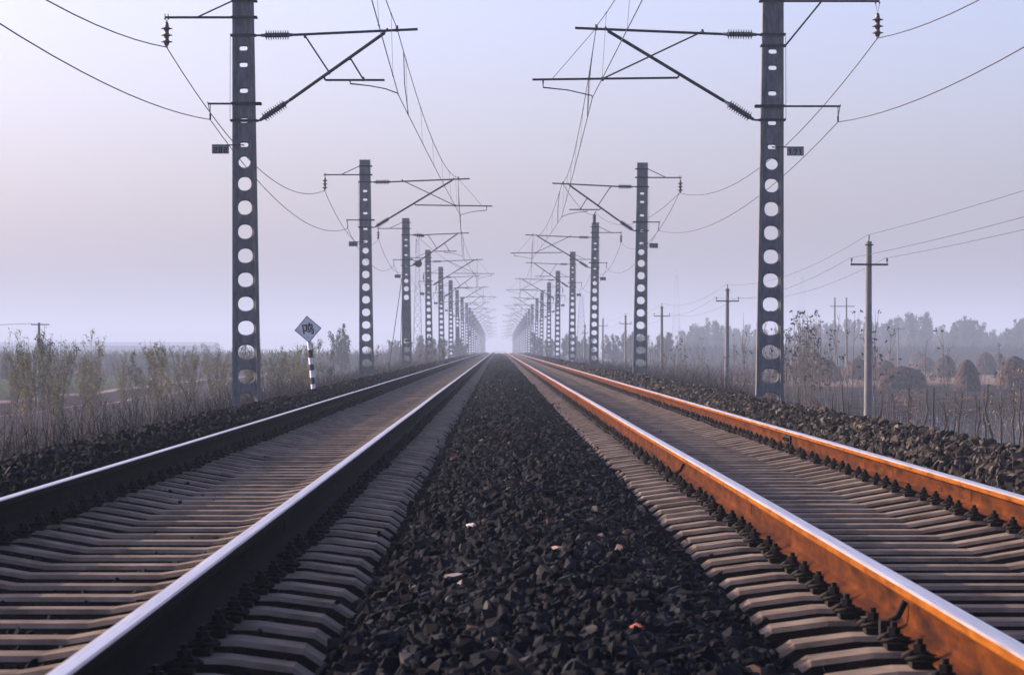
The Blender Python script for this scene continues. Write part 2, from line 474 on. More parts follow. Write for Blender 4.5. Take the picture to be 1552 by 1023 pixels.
def pale_stone(p, size, label, col, seed):
    sv, st = hull_shapes(1, 18, 0.55, seed)[0]
    m = noisy('pale_rock', [(0.3, tuple(c*0.75 for c in col)), (0.7, col)], 30, 0.8, b=0.3, bd=0.004)
    o = tri_mesh('ballast_rock', sv * size, st, m)
    o.location = p; o.rotation_euler = (0.2, 0.1, seed)
    tag(o, label, 'stone')
def on_bed(x, y_px, h, up=0.03):
    D = F * h / (y_px - 527.6); X = (x - 755.5) / F * D
    return (X, D, float(bed_z(X, D)) + up)
pale_stone(on_bed(714, 799, 0.91), 0.030, 'small whitish stone lying on the dark middle ballast', (0.55, 0.50, 0.46), 5)
pale_stone(on_bed(688, 878, 0.92), 0.036, 'flat pinkish grey stone lying on the middle ballast', (0.27, 0.22, 0.22), 9)
pale_stone(on_bed(845, 846, 0.92), 0.026, 'tan slanting sliver of stone in the middle ballast', (0.40, 0.26, 0.17), 12)
pale_stone(on_bed(965, 981, 0.97), 0.026, 'small brick red stone in the right part of the ballast', (0.36, 0.10, 0.06), 15)

# ------------------------------------------------------------------ sleepers with their clips
PITCH = 0.5682
def sleeper_bm(near=True):
    mb = MB()
    st = [(-1.25, -0.085), (-1.17, -0.032), (-0.96, -0.004), (-0.62, 0.0), (-0.30, -0.055), (0.30, -0.055), (0.62, 0.0), (0.96, -0.004), (1.17, -0.032), (1.25, -0.085)]
    prof = [(-0.145, None), (-0.098, -0.018), (-0.080, 0.0), (0.080, 0.0), (0.098, -0.018), (0.145, None)]
    rings = []
    for t, z in st:
        nar = 0.92 if abs(t) < 0.4 else 1.0
        rings.append([(t, a * nar, -0.22 if b is None else z + b) for a, b in prof])
    n = len(prof)
    vs = [p for r in rings for p in r]
    fs = []
    for i in range(len(st)-1):
        for k in range(n-1):
            fs.append((i*n+k, i*n+k+1, (i+1)*n+k+1, (i+1)*n+k)[::-1])
    mb.add(vs, fs)
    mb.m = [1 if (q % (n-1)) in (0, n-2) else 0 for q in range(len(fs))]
    mb.add(rings[0], [tuple(range(n))[::-1]]); mb.add(rings[-1], [tuple(range(n))])
    return mb
def clip_bm(mb, rx, s):
    """spring clip, plate, bolt and nut on one side (s) of a rail standing at rx"""
    x0 = rx + s*0.080
    mb.box((min(x0, x0+s*0.075), -0.055, 0.0), (max(x0, x0+s*0.075), 0.055, 0.022))
    c = x0 + s*0.045
    mb.tube([(rx+s*0.062, -0.05, 0.024), (c, -0.062, 0.040), (c+s*0.045, -0.045, 0.030), (c+s*0.028, -0.012, 0.046), (c-s*0.005, 0.0, 0.052),
             (c+s*0.028, 0.012, 0.046), (c+s*0.045, 0.045, 0.030), (c, 0.062, 0.040), (rx+s*0.062, 0.05, 0.024)], 0.0095, 6)
    mb.tube([(c, 0, 0.02), (c, 0, 0.092)], 0.012, 8)
    mb.tube([(c, 0, 0.050), (c, 0, 0.074)], 0.024, 6, smooth=False)
    mb.tube([(c, 0, 0.045), (c, 0, 0.051)], 0.032, 10)

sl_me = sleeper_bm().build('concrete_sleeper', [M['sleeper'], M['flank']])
proto_sleeper = sl_me.data
clips = []
for rx in (-0.754, 0.754):
    for s in (-1, 1):
        mb = MB(); clip_bm(mb, rx, s)
        o = mb.build('rail_clip', M['clip']); clips.append(o.data); bpy.data.objects.remove(o)
pads = []
bpy.data.objects.remove(sl_me)
NEAR = 150
def sleepers(cx, seat, side, shift):
    lab = 'grey concrete sleeper lying in the dark stones under the %s track' % side
    grp = 'concrete sleepers of the %s track' % side
    for k in range(NEAR):
        y = 5.6 + shift + k * PITCH + random.uniform(-0.008, 0.008)
        o = bpy.data.objects.new('concrete_sleeper', proto_sleeper); C.objects.link(o)
        o.location = (cx + random.uniform(-0.018, 0.018), y, CZ - seat - random.uniform(0, 0.004))
        o.rotation_euler = (random.gauss(0, 0.01), random.gauss(0, 0.001), random.gauss(0, 0.004))
        tag(o, lab, 'sleeper', grp)
        if True:
            for c in clips:
                q = bpy.data.objects.new('rail_clip', c); C.objects.link(q); q.parent = o
    # the rest of the row as one object
    base = np.array([v.co[:] for v in proto_sleeper.vertices])
    bm = bmesh.new(); bm.from_mesh(proto_sleeper)
    cb = MB()
    for rx in (-0.754, 0.754):
        for s in (-1, 1): cb.tube([(rx+s*0.11, 0, 0), (rx+s*0.11, 0, 0.07)], 0.05, 5, smooth=False)
    bmesh.ops.triangulate(bm, faces=bm.faces[:]); bm.verts.index_update()
    T = np.array([[v.index for v in f.verts] for f in bm.faces]); bm.free()
    n0 = 5.6 + shift + NEAR * PITCH
    ys = np.arange(n0, 900, PITCH)
    V = base[None] + np.stack([np.full(len(ys), cx) + RNG.normal(0, .006, len(ys)), ys, CZ - seat - drop(ys)], 1)[:, None, :]
    TT = T[None] + (np.arange(len(ys)) * len(base))[:, None, None]
    tag(tri_mesh('distant_sleepers', V.reshape(-1, 3), TT.reshape(-1, 3), M['sleeper']),
        'far concrete sleepers of the %s track merging into the haze' % side, 'sleepers', kind='stuff')
    bc = bmesh.new()
    for q in clips: bc.from_mesh(q)
    bmesh.ops.triangulate(bc, faces=bc.faces[:]); bc.verts.index_update()
    cv = np.array([v.co[:] for v in bc.verts]); ct = np.array([[v.index for v in f.verts] for f in bc.faces]); bc.free()
    yc = ys[ys < 300]
    V = cv[None] + np.stack([np.full(len(yc), cx), yc, np.full(len(yc), CZ - seat)], 1)[:, None, :]
    TT = ct[None] + (np.arange(len(yc)) * len(cv))[:, None, None]
    tag(tri_mesh('distant_rail_clips', V.reshape(-1, 3), TT.reshape(-1, 3), M['clip']),
        'far dark clips along the rail feet of the %s track' % side, 'clips', kind='stuff')
sleepers(CL, SEAT_L, 'left', 0.12)
sleepers(CR, SEAT_R, 'right', 0.32)

# ------------------------------------------------------------------ rails
def rail(cx, seat, label, web='rust', head='head_rust'):
    # half profile from the foot edge up to the crown, z from the rail foot
    h = 0.176
    half = [(0.075, 0.0), (0.075, 0.011), (0.040, 0.022), (0.0145, 0.036), (0.0095, 0.055), (0.0085, 0.09), (0.0105, 0.122), (0.033, 0.136), (0.0355, 0.142), (0.0345, 0.164), (0.031, 0.1715), (0.022, 0.1750), (0.011, 0.176)]
    prof = half + [(-x, z) for x, z in half[::-1]]
    ys = list(np.arange(-3, 200, 2.0)) + list(np.arange(200, 450, 12.5)) + list(np.arange(450, 1200, 15)) + list(np.arange(1200, 4800, 200))
    mb = MB()
    n = len(prof)
    vs = []
    for y in ys:
        d = float(drop(y))
        wob = 0.002*math.sin(y*0.11 + cx) + 0.0015*math.sin(y*0.37)
        vs += [(x + wob, y, z - d + 0.001*math.sin(y*0.21 + cx*3)) for x, z in prof]
    fs = []; mi = []
    for i in range(len(ys)-1):
        for k in range(n):
            k2 = (k+1) % n
            fs.append((i*n+k, i*n+k2, (i+1)*n+k2, (i+1)*n+k)[::-1])
            # crown faces: polished; shoulders: worn; the rest rust
            lo = 10 if web == 'rust' else 11
            mi.append(1 if lo <= k <= 24 - lo else (2 if k in (lo-1, 25-lo) else (3 if k in (9, 15, 8, 16, 7, 17) else 0)))
    mb.add(vs, fs)
    mb.m = mi
    mb.sm = [True] * len(fs)
    mb.add(vs[:n], [tuple(range(n))])
    o = mb.build('steel_rail', [M[web], M['polish'], M['polish_edge'], M[head]])
    me = o.data
    # hard edges at the lip and the foot keep the profile crisp
    for p in me.polygons: p.use_smooth = False
    o.location = (cx, 0, CZ - seat + 0.010)
    tag(o, label, 'rail', 'rails of the two tracks')
    # weld collars
    for y in (15.2 + cx, 26.4 - cx, 38.9 + cx*2, 64.5 - cx, 89.3 + cx):
        w = MB()
        for s in (-1, 1):
            w.box((s*0.012 if s > 0 else -0.038, y-0.012, 0.058), (0.038 if s > 0 else -0.012, y+0.012, 0.120)) if False else None
            w.add([(s*0.0095, y-0.016, 0.05), (s*0.0095, y+0.016, 0.05), (s*0.014, y+0.010, 0.06), (s*0.014, y-0.010, 0.06),
                   (s*0.0095, y-0.016, 0.125), (s*0.0095, y+0.016, 0.125), (s*0.014, y+0.010, 0.118), (s*0.014, y-0.010, 0.118)],
                  [(0, 1, 2, 3), (7, 6, 5, 4), (3, 2, 6, 7), (0, 3, 7, 4), (1, 5, 6, 2)])
        w.build('weld_collar', M[web], o)
    # bolted fishplate joint on some rails
    return o
rLL = rail(CL - 0.754, SEAT_L, 'outer rail of the left track, unlit black side and shining top', 'shaded_rail', 'shaded_rail')
rLR = rail(CL + 0.754, SEAT_L, 'inner rail of the left track, next to the middle ballast', 'shaded_rail', 'shaded_rail')
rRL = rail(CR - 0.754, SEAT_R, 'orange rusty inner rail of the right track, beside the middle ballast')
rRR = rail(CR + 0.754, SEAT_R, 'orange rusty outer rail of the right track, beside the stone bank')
def fishplate(r, y):
    mb = MB()
    for s in (-1, 1):
        x0, x1 = (0.0105, 0.030)
        a, b = (s*x0, s*x1)
        mb.box((min(a, b), y-0.30, 0.040), (max(a, b), y+0.30, 0.128))
        for k in range(4):
            yy = y - 0.225 + 0.15*k
            mb.tube([(s*0.03, yy, 0.086), (s*0.052, yy, 0.086)], 0.018, 6, smooth=False)
    mb.build('joint_bar', M['clip'], r)
    g = MB(); g.box((-0.0358, y-0.006, 0.11), (0.0358, y+0.006, 0.1764)); g.build('rail_gap', M['black'], r)
fishplate(rRR, 29.6)
def anchor(r, y, s):
    mb = MB()
    mb.tube([(s*0.085, y, 0.0), (s*0.075, y, 0.045), (s*0.045, y+0.01, 0.060), (s*0.020, y, 0.115)], 0.014, 6)
    mb.box((min(s*0.06, s*0.11), y-0.03, -0.005), (max(s*0.06, s*0.11), y+0.03, 0.05))
    mb.build('rail_anchor', M['clip'], r)
anchor(rRL, 10.3, -1); anchor(rRL, 22.6, -1)

# ------------------------------------------------------------------ catenary poles
HOLES = [(3.62, 0.110, 2), (3.198, 0.132, 2.3)] + [(2.735 - 0.4685*k, 0.138, 2.35) for k in range(9)]
SLOTS = [5.835, 5.514, 5.01, 4.43, 3.957]
ZB = 1.55                                     # pole foot lies this far below the camera
def mast_mesh(s, filled=()):
    """concrete pole; s = +1: the track lies at -x (right row), s = -1 mirrored. local z=0 at the foot"""
    mb = MB()
    def xi(h): return -0.285 + 0.0178*(h + 1.16)
    XO = 0.262
    fl, bev = 0.055, 0.022
    yf, yw = 0.085, 0.05
    h0, h1 = -1.9, 7.0
    def Z(h): return h + ZB
    def P(x, y, h): return (x*s, y, Z(h))
    def quad(a, b, c, d):
        mb.add([a, b, c, d], [(0, 1, 2, 3)])
    # flanges
    for side in (0, 1):
        def col(h):
            if side == 0:
                x = xi(h); return [(x, -yf), (x+fl, -yf), (x+fl+bev, -yw), (x+fl+bev, yw), (x+fl, yf), (x, yf)]
            return [(XO, -yf), (XO-fl, -yf), (XO-fl-bev, -yw), (XO-fl-bev, yw), (XO-fl, yf), (XO, yf)]
        a = [P(x, y, h0) for x, y in col(h0)]; b = [P(x, y, h1) for x, y in col(h1)]
        mb.add(a + b, [(i, (i+1) % 6, 6+(i+1) % 6, 6+i) for i in range(6)])
        mb.add(b, [tuple(range(6))])
    # web with openings, from cell to cell
    items = [(z, 0.042, 0.078, 3.5) for z in SLOTS] + [(z, hh, None, e) for z, hh, e in HOLES]
    items = [it for it in items]
    items.sort(key=lambda q: -q[0])
    tops = [h1] + [(items[i][0] + items[i+1][0]) / 2 for i in range(len(items)-1)] + [h0]
    NS = 36
    for (zc, hh, hw, ex), zt, zb in zip(items, tops[:-1], tops[1:]):
        xl = lambda h: xi(h) + fl + bev
        xr = XO - fl - bev
        cx = (xl(zc) + xr) / 2
        w = hw if hw else min(0.160, (xr - xl(zc))/2 - 0.028)
        if hw is None and zc > 3.5: w *= 0.92
        if round(zc, 3) in filled:
            for y in (-yw, yw):
                quad(P(xl(zt), y, zt), P(xr, y, zt), P(xr, y, zb), P(xl(zb), y, zb))
            continue
        angs = [2*math.pi*k/NS for k in range(NS)]
        def se(a, g):
            c, q = math.cos(a), math.sin(a)
            return (cx + (w+g)*math.copysign(abs(c)**(2/ex), c), zc + (hh+g)*math.copysign(abs(q)**(2/ex), q))
        def rect(a):
            c, q = math.cos(a), math.sin(a)
            L, Rr = xl(zc), xr
            tx = ((Rr-cx)/c) if c > 1e-9 else ((L-cx)/c if c < -1e-9 else 1e9)
            tz = ((zt-zc)/q) if q > 1e-9 else ((zb-zc)/q if q < -1e-9 else 1e9)
            t = min(tx, tz)
            h = zc + q*t
            x = cx + c*t
            if tx <= tz: x = xl(h) if c < 0 else xr
            return (x, h)
        corners = [math.atan2(z_-zc, x_-cx) % (2*math.pi) for x_, z_ in ((xr, zt), (xr, zb), (xl(zt), zt), (xl(zb), zb))]
        A = sorted(set([round(a, 5) for a in angs + corners]))
        n = len(A)
        for sgn in (-1, 1):
            ring_o = [P(rect(a)[0], sgn*yw, rect(a)[1]) for a in A]
            ring_m = [P(se(a, 0.024)[0], sgn*yw, se(a, 0.024)[1]) for a in A]
            ring_i = [P(se(a, 0)[0], sgn*(yw-0.022), se(a, 0)[1]) for a in A]
            mb.add(ring_o + ring_m, [(i, (i+1) % n, n+(i+1) % n, n+i) for i in range(n)])
            mb.add(ring_m + ring_i, [(i, (i+1) % n, n+(i+1) % n, n+i) for i in range(n)])
        a_ = [P(se(a, 0)[0], -(yw-0.022), se(a, 0)[1]) for a in A]
        b_ = [P(se(a, 0)[0], (yw-0.022), se(a, 0)[1]) for a in A]
        mb.add(a_ + b_, [(i, (i+1) % n, n+(i+1) % n, n+i) for i in range(n)])
    quad(P(xi(h1)+fl, -yw, h1), P(XO-fl, -yw, h1), P(XO-fl, yw, h1), P(xi(h1)+fl, yw, h1))
    return mb
def xin(h): return -0.285 + 0.0178*(h + 1.16)

FIXED = {}
def fix_normals(me):
    bm = bmesh.new(); bm.from_mesh(me)
    bmesh.ops.remove_doubles(bm, verts=bm.verts, dist=1e-5)
    bmesh.ops.recalc_face_normals(bm, faces=bm.faces[:])
    bm.to_mesh(me); bm.free()

def insulator(mb, a, b, r0, r1, n, ends=0.14):
    prof = [(0, 0.014), (0.02, 0.03), (ends*0.9, 0.034), (ends, r0)]
    for k in range(n):
        t0 = ends + (1-2*ends)*(k+0.2)/n; t1 = ends + (1-2*ends)*(k+0.5)/n; t2 = ends + (1-2*ends)*(k+0.9)/n
        prof += [(t0, r0), (t1-0.004, r1), (t1+0.006, r1), (t1+0.014, r0), (t2, r0)]
    prof += [(1-ends, r0), (1-ends*0.9, 0.034), (0.98, 0.03), (1, 0.014)]
    mb.lathe(a, b, prof, 12)

# pole geometry: a = metres from the pole centre towards the track, h = metres above the camera
def pole_parts(s, kind, far_arm, strut_below, filled=()):
    """dict name -> list of meshes, local to the pole foot"""
    out = []
    def P(a, h, y=0.0): return (-a*s, y, h + ZB)
    def add(name, mb, m, fix=False):
        o = mb.build(name, m); me = o.data; bpy.data.objects.remove(o)
        if fix: fix_normals(me)
        out.append((name, me))
    add('concrete_mast', mast_mesh(s, filled), M['pole'], True)
    yb = 0.095
    def band(h, a0=0.0, a1=0.0, th=0.022):
        mb = MB()
        i = -xin(h) + 0.02
        for y in (-yb-0.006, yb-0.006):
            x0, x1 = sorted((-(i+a1)*s, (0.285+a0)*s))
            mb.box((x0, y, h+ZB-th), (x1, y+0.012, h+ZB+th))
        for x in (-(i)*s, 0.268*s):
            mb.box((x-0.006, -yb, h+ZB-th), (x+0.006, yb, h+ZB+th))
            mb.tube([(x, -yb-0.03, h+ZB), (x, yb+0.03, h+ZB)], 0.012, 6)
        return mb
    if kind == 'A':
        topin, topout, tend, mess = (0.28, 6.09), (0.93, 6.10), (3.345, 6.21), 2.97
        sin_, sout, send = (0.26, 4.43), (0.84, 4.82), (2.70, 6.14)
        reg = [(1.545, 5.22), (2.70, 5.22)]
        braces = [((1.15, 6.08), (1.62, 5.37)), ((2.03, 5.65), (2.28, 5.24))]
        steady = [(2.03, 5.20), (2.03, 5.15), (2.40, 5.11), (2.72, 5.05), (2.96, 4.96), (2.97, 4.93)]
        stay = None
    else:
        topin, topout, tend, mess = (0.25, 6.17), (0.94, 6.18), (3.84, 6.30), 3.45
        sin_, sout, send = (0.31, 4.49), (0.90, 4.86), (3.19, 6.24)
        reg = [(1.82, 5.32), (4.68, 5.285)]
        braces = [((1.33, 6.23), (3.30, 5.30))]
        steady = [(4.47, 5.29), (4.47, 5.13), (3.99, 5.08), (3.51, 4.97), (3.50, 4.92)]
        stay = ((mess, 6.27), (4.28, 5.31))
    add('top_insulator', (lambda mb: (insulator(mb, P(*topin), P(*topout), 0.046, 0.098, 10), mb)[1])(MB()), M['composite'])
    add('strut_insulator', (lambda mb: (insulator(mb, P(*sin_), P(*sout), 0.050, 0.102, 10), mb)[1])(MB()), M['composite'])
    mb = MB(); mb.tube([P(*topout), P(*tend)], 0.026, 8)
    mb.tube([P(mess-0.03, tend[1]-0.05), P(mess-0.03, tend[1]+0.07)], 0.03, 6)
    add('top_tube', mb, M['steel'])
    mb = MB(); mb.tube([P(*sout), P(*send)], 0.033, 8); mb.tube([P(*send), P(send[0]+0.06, send[1]+0.09)], 0.02, 6)
    add('cantilever_tube', mb, M['steel'])
    mb = MB(); mb.tube([P(*reg[0]), P(*reg[1])], 0.022, 8)
    # hook up to the cantilever tube
    t = (reg[0][0]-sout[0])/(send[0]-sout[0]); hh = sout[1] + t*(send[1]-sout[1])
    mb.tube([P(reg[0][0]-0.05, hh), P(*reg[0])], 0.022, 6)
    add('registration_tube', mb, M['steel'])
    for a, b in braces:
        mb = MB(); mb.tube([P(*a), P(*b)], 0.018, 6)
        for q in (a, b): mb.tube([P(q[0], q[1]-0.03, -0.03), P(q[0], q[1]+0.03, 0.03)], 0.028, 6)
        add('brace', mb, M['steel'])
    mb = MB(); mb.tube([P(*q) for q in steady], [0.02, 0.016, 0.012, 0.012, 0.013, 0.016], 6) if kind == 'A' else mb.tube([P(*q) for q in steady], [0.024, 0.016, 0.012, 0.012, 0.016], 6)
    add('steady_arm', mb, M['steel'])
    if stay:
        mb = MB(); mb.tube([P(*stay[0]), P(*stay[1])], 0.006, 5); add('stay_wire', mb, M['wire'])
    for h, a0, a1 in ((topin[1], 0.02, 0.02), (sin_[1], 0.02, 0.02)):
        mb = band(h, a0, a1)
        i = -xin(h)
        mb.tube([P(i, h), P(topin[0] if h > 5 else sin_[0], h)], 0.022, 6)
        add('pole_clamp', mb, M['steel'])
    # grounding wire down the outside between the clamps
    mb = MB(); mb.tube([(0.30*s, -0.1, topin[1]+ZB), (0.305*s, -0.1, sin_[1]+ZB)], 0.005, 4); add('earth_wire', mb, M['wire'])
    # feeder bracket and its disc insulator
    fa = far_arm[0]
    bh = 6.44 if not strut_below else 6.83
    mb = band(bh, 0.0, 0.05)
    mb.tube([P(-0.27, bh), P(-fa-0.03, bh)], 0.026, 6)
    if strut_below:
        mb.tube([P(-0.30, 5.95), P(-1.01, bh-0.01)], 0.020, 6)
        q = band(5.95, 0.03, 0.0); n0 = len(mb.v); mb.v += q.v; mb.f += [tuple(i+n0 for i in f) for f in q.f]; mb.m += q.m; mb.sm += q.sm
    else:
        mb.tube([P(-0.27, 6.76), P(-0.94, bh+0.01)], 0.017, 6)
        q = band(6.76, 0.0, 0.05); n0 = len(mb.v); mb.v += q.v; mb.f += [tuple(i+n0 for i in f) for f in q.f]; mb.m += q.m; mb.sm += q.sm
    for dy in (-0.03, 0.03):
        mb.tube([P(-fa-dy, bh+0.07), P(-fa-dy, bh-0.05)], 0.010, 5)
    add('feeder_bracket', mb, M['steel'])
    mb = MB()
    top = bh - (0.10 if not strut_below else 0.25)
    mb.tube([P(-fa-0.05, bh-0.02), P(-fa, top+0.03), P(-fa+0.05, bh-0.02)], 0.008, 5)
    L = 0.46
    prof = [(0, 0.02), (0.06, 0.035), (0.16, 0.045)]
    for k in range(3):
        t = 0.20 + 0.27*k
        prof += [(t, 0.045), (t+0.05, 0.060), (t+0.075, 0.115), (t+0.10, 0.11), (t+0.12, 0.055)]
        if k < 2: prof += [(t+0.19, 0.045)]
    prof += [(0.96, 0.04), (1.0, 0.02)]
    mb.lathe(P(-fa, top+0.02), P(-fa, top-L), prof, 14)
    mb.tube([P(-fa, top-L, -0.09), P(-fa, top-L-0.015, 0.09)], 0.020, 6)
    add('disc_insulator', mb, M['porcelain'])
    # lower wire bracket
    la = far_arm[2] if len(far_arm) > 2 else 0.71
    lh = 4.76
    mb = band(lh, 0.0, 0.10, 0.026)
    mb.tube([P(-0.27, lh), P(-la-0.04, lh)], 0.022, 6)
    mb.tube([P(-la-0.05, lh+0.04), P(-la, lh-0.20), P(-la+0.0, lh-0.02)], 0.009, 5)
    mb.tube([P(-la, lh-0.19), P(-la, lh-0.31)], 0.020, 6)
    add('wire_bracket', mb, M['steel'])
    return out, bh - (0.10 if not strut_below else 0.25) - L - 0.02, lh - 0.31

SEG = {'0': 'abcdef', '1': 'bc', '2': 'abged', '3': 'abgcd', '4': 'fgbc', '5': 'afgcd', '6': 'afgcde', '7': 'abc', '8': 'abcdefg', '9': 'abcfgd'}
def digits(mb, text, x0, w, z0, hgt, y):
    n = len(text); cw = w / n
    for i, ch in enumerate(text):
        a = x0 + cw*i + cw*0.14; b = x0 + cw*(i+1) - cw*0.14; m_ = z0 + hgt/2; t = hgt*0.20
        lo, hi = z0, z0 + hgt
        segs = {'a': (a, hi-t, b, hi), 'g': (a, m_-t/2, b, m_+t/2), 'd': (a, lo, b, lo+t),
                'f': (a, m_, a+t, hi), 'b': (b-t, m_, b, hi), 'e': (a, lo, a+t, m_), 'c': (b-t, lo, b, m_)}
        if ch == '1':
            c = (a+b)/2; mb.box((c-t/2, y-0.004, lo), (c+t/2, y, hi)); mb.box((c-t*1.4, y-0.004, hi-t*1.2), (c+t/2, y-0.001, hi-0.001)); continue
        if ch == '7':
            mb.box((a, y-0.004, hi-t), (b, y, hi))
            mb.add([(b-t, y-0.004, hi-t), (b, y-0.004, hi-t), (a+t*1.8, y-0.004, lo), (a+t*0.8, y-0.004, lo)], [(0, 1, 2, 3)]); continue
        for k, q in enumerate(SEG[ch]):
            u = segs[q]; mb.box((u[0], y-0.004-0.0003*k, u[1]), (u[2], y, u[3]))

XL, XR = -4.92, 5.35
DL = [56.6, 108.0, 156.5, 207.0, 250.0, 299.0, 349.0] + [349.0 + 50*k for k in range(1, 15)]
DR = [57.2, 109.7, 162.0, 211.0, 263.0, 308.0, 362.0] + [362.0 + 50*k for k in range(1, 15)]
ORD = ['nearest', 'second', 'third', 'fourth', 'fifth', 'sixth', 'seventh', 'eighth', 'ninth', 'tenth', 'eleventh', 'twelfth', 'thirteenth',
       'fourteenth', 'fifteenth', 'sixteenth', 'seventeenth', 'eighteenth', 'nineteenth', 'twentieth', 'twenty first']
sets = {}
ATT = {'L': [], 'R': []}                     # where the wires hang: D, contact x, messenger x, feeder(x,h), lower(x,h)
def build_pole(row, i, D):
    s = 1 if row == 'R' else -1
    X = XR if row == 'R' else XL
    kind = ('BA' if row == 'R' else 'AB')[i % 2]
    if row == 'R' and i == 0: arm, below = (2.12, 0, 1.34), True
    elif row == 'R': arm, below = (1.49, 0, 0.68), False
    else: arm, below = (1.55, 0, 0.70), False
    filled = ()
    if row == 'L' and i in (2, 6): filled = tuple(round(2.735 - 0.4685*k, 3) for k in (1, 2, 3, 4))
    if row == 'L' and i >= 8 and i % 3 == 0: filled = tuple(round(2.735 - 0.4685*k, 3) for k in (0, 1))
    key = (row, kind, below, filled)
    if key not in sets: sets[key] = pole_parts(s, kind, arm, below, filled)
    parts, fh, lh = sets[key]
    d = float(drop(D))
    jit = random.uniform(-0.03, 0.03) if i > 1 else 0
    lab_num = {('L', 0): '282', ('R', 0): '171'}
    if i == 0:
        label = 'nearest perforated concrete catenary pole of the %s row, with number plate %s' % ('right' if s > 0 else 'left', lab_num[(row, 0)])
    elif row == 'L' and i == 2:
        label = 'third pole of the left row, with blocked holes and anchor wires'
    elif row == 'R' and i == 2:
        label = 'third pole of the right row, with a short pipe on its top'
    else:
        label = '%s perforated concrete catenary pole from the camera in the %s row' % (ORD[i], 'right' if s > 0 else 'left')
    loc = (X + jit, D, CZ - ZB - d)
    grp = 'catenary poles of the %s row' % ('right' if s > 0 else 'left')
    if i < 9:
        root = empty('catenary_pole', loc)
        tag(root, label, 'pole', grp)
        for name, me in parts:
            o = bpy.data.objects.new(name, me); C.objects.link(o); o.parent = root
    else:                                      # a few pixels each: one mesh
        k2 = ('one',) + key
        if k2 not in sets:
            bm = bmesh.new()
            mats_ = []
            for name, me in parts:
                mm = me.materials[0]
                if mm not in mats_: mats_.append(mm)
                n0 = len(bm.faces); bm.from_mesh(me); bm.faces.ensure_lookup_table()
                for f in bm.faces[n0:]: f.material_index = mats_.index(mm)
            me = bpy.data.meshes.new('catenary_pole'); bm.to_mesh(me); bm.free()
            for mm in mats_: me.materials.append(mm)
            sets[k2] = me
        root = bpy.data.objects.new('catenary_pole', sets[k2]); C.objects.link(root)
        root.location = loc
        tag(root, label, 'pole', grp)
    root.rotation_euler = (0, random.uniform(-0.004, 0.004) if i > 0 else 0, 0)
    # number plate hung from the lowest slot
    if i < 9:
        num = str(282 - 2*i) if s < 0 else str(171 - 2*i)
        if s < 0: x0, x1 = -0.65, -0.32
        else: x0, x1 = 0.32, 0.65
        pm = MB(); pm.box((x0, -0.16, 3.775+ZB), (x1, -0.150, 3.935+ZB))
        pl = pm.build('number_plate', M['plate'], root)
        pm = MB(); digits(pm, num, x0+0.015, x1-x0-0.03, 3.795+ZB, 0.105, -0.1605); pm.build('number', M['black'], pl)
        pm = MB(); pm.box((min(x0, s*0.02) if s < 0 else 0.02, -0.165, 3.932+ZB), (-0.02 if s < 0 else x1, -0.145, 3.955+ZB)); pm.build('plate_bracket', M['black'], pl)
    if row == 'R' and i == 2:
        mb = MB(); mb.tube([(0, 0, 6.9+ZB), (0, 0, 7.45+ZB)], 0.09, 8); mb.tube([(-0.05, 0, 7.4+ZB), (0.1, 0, 7.62+ZB)], 0.03, 6)
        mb.build('top_pipe', M['steel'], root)
    if row == 'L' and i == 2:
        mb = MB()
        for k in range(12): mb.tube([(0.0, 0.22, 0.55+ZB+0.15*k-0.2), (0.0, 0.22, 0.55+ZB+0.15*k-0.07)], 0.17, 12)
        mb.build('balance_weights', M['pole'], root)
        mb = MB(); mb.tube([(-0.2, 0, 4.2+ZB), (-1.05, 0.5, 0.0)], 0.022, 6); mb.tube([(-0.2, 0, 4.1+ZB), (-0.62, 6.5, 0.0)], 0.018, 5)
        mb.tube([(-0.98, 0.45, 0.30), (-1.0, 0.47, 0.75)], 0.05, 6)
        mb.build('guy_wire', M['steel'], root)
        mb = MB(); insulator(mb, (0.45, 0, 6.1+ZB), (0.95, 0, 6.02+ZB), 0.05, 0.13, 3); mb.tube([(0.5, 0, 5.9+ZB), (0.48, 0, 5.1+ZB)], 0.012, 5)
        mb.tube([(0.62, -0.02, 4.55+ZB), (0.62, 0.02, 4.55+ZB)], 0.20, 12); mb.tube([(0.2, 0, 4.85+ZB), (0.62, 0, 4.55+ZB)], 0.03, 6)
        mb.build('tension_pulley', M['steel'], root)
    cx, mx = ((2.97, 2.94) if kind == 'A' else (3.50, 3.42))
    ATT[row].append((D, X - s*cx, X - s*mx, X + s*arm[0], fh, X + s*arm[2], lh, 6.24 if kind == 'A' else 6.34, d))
for i, D in enumerate(DL): build_pole('L', i, D)
for i, D in enumerate(DR): build_pole('R', i, D)

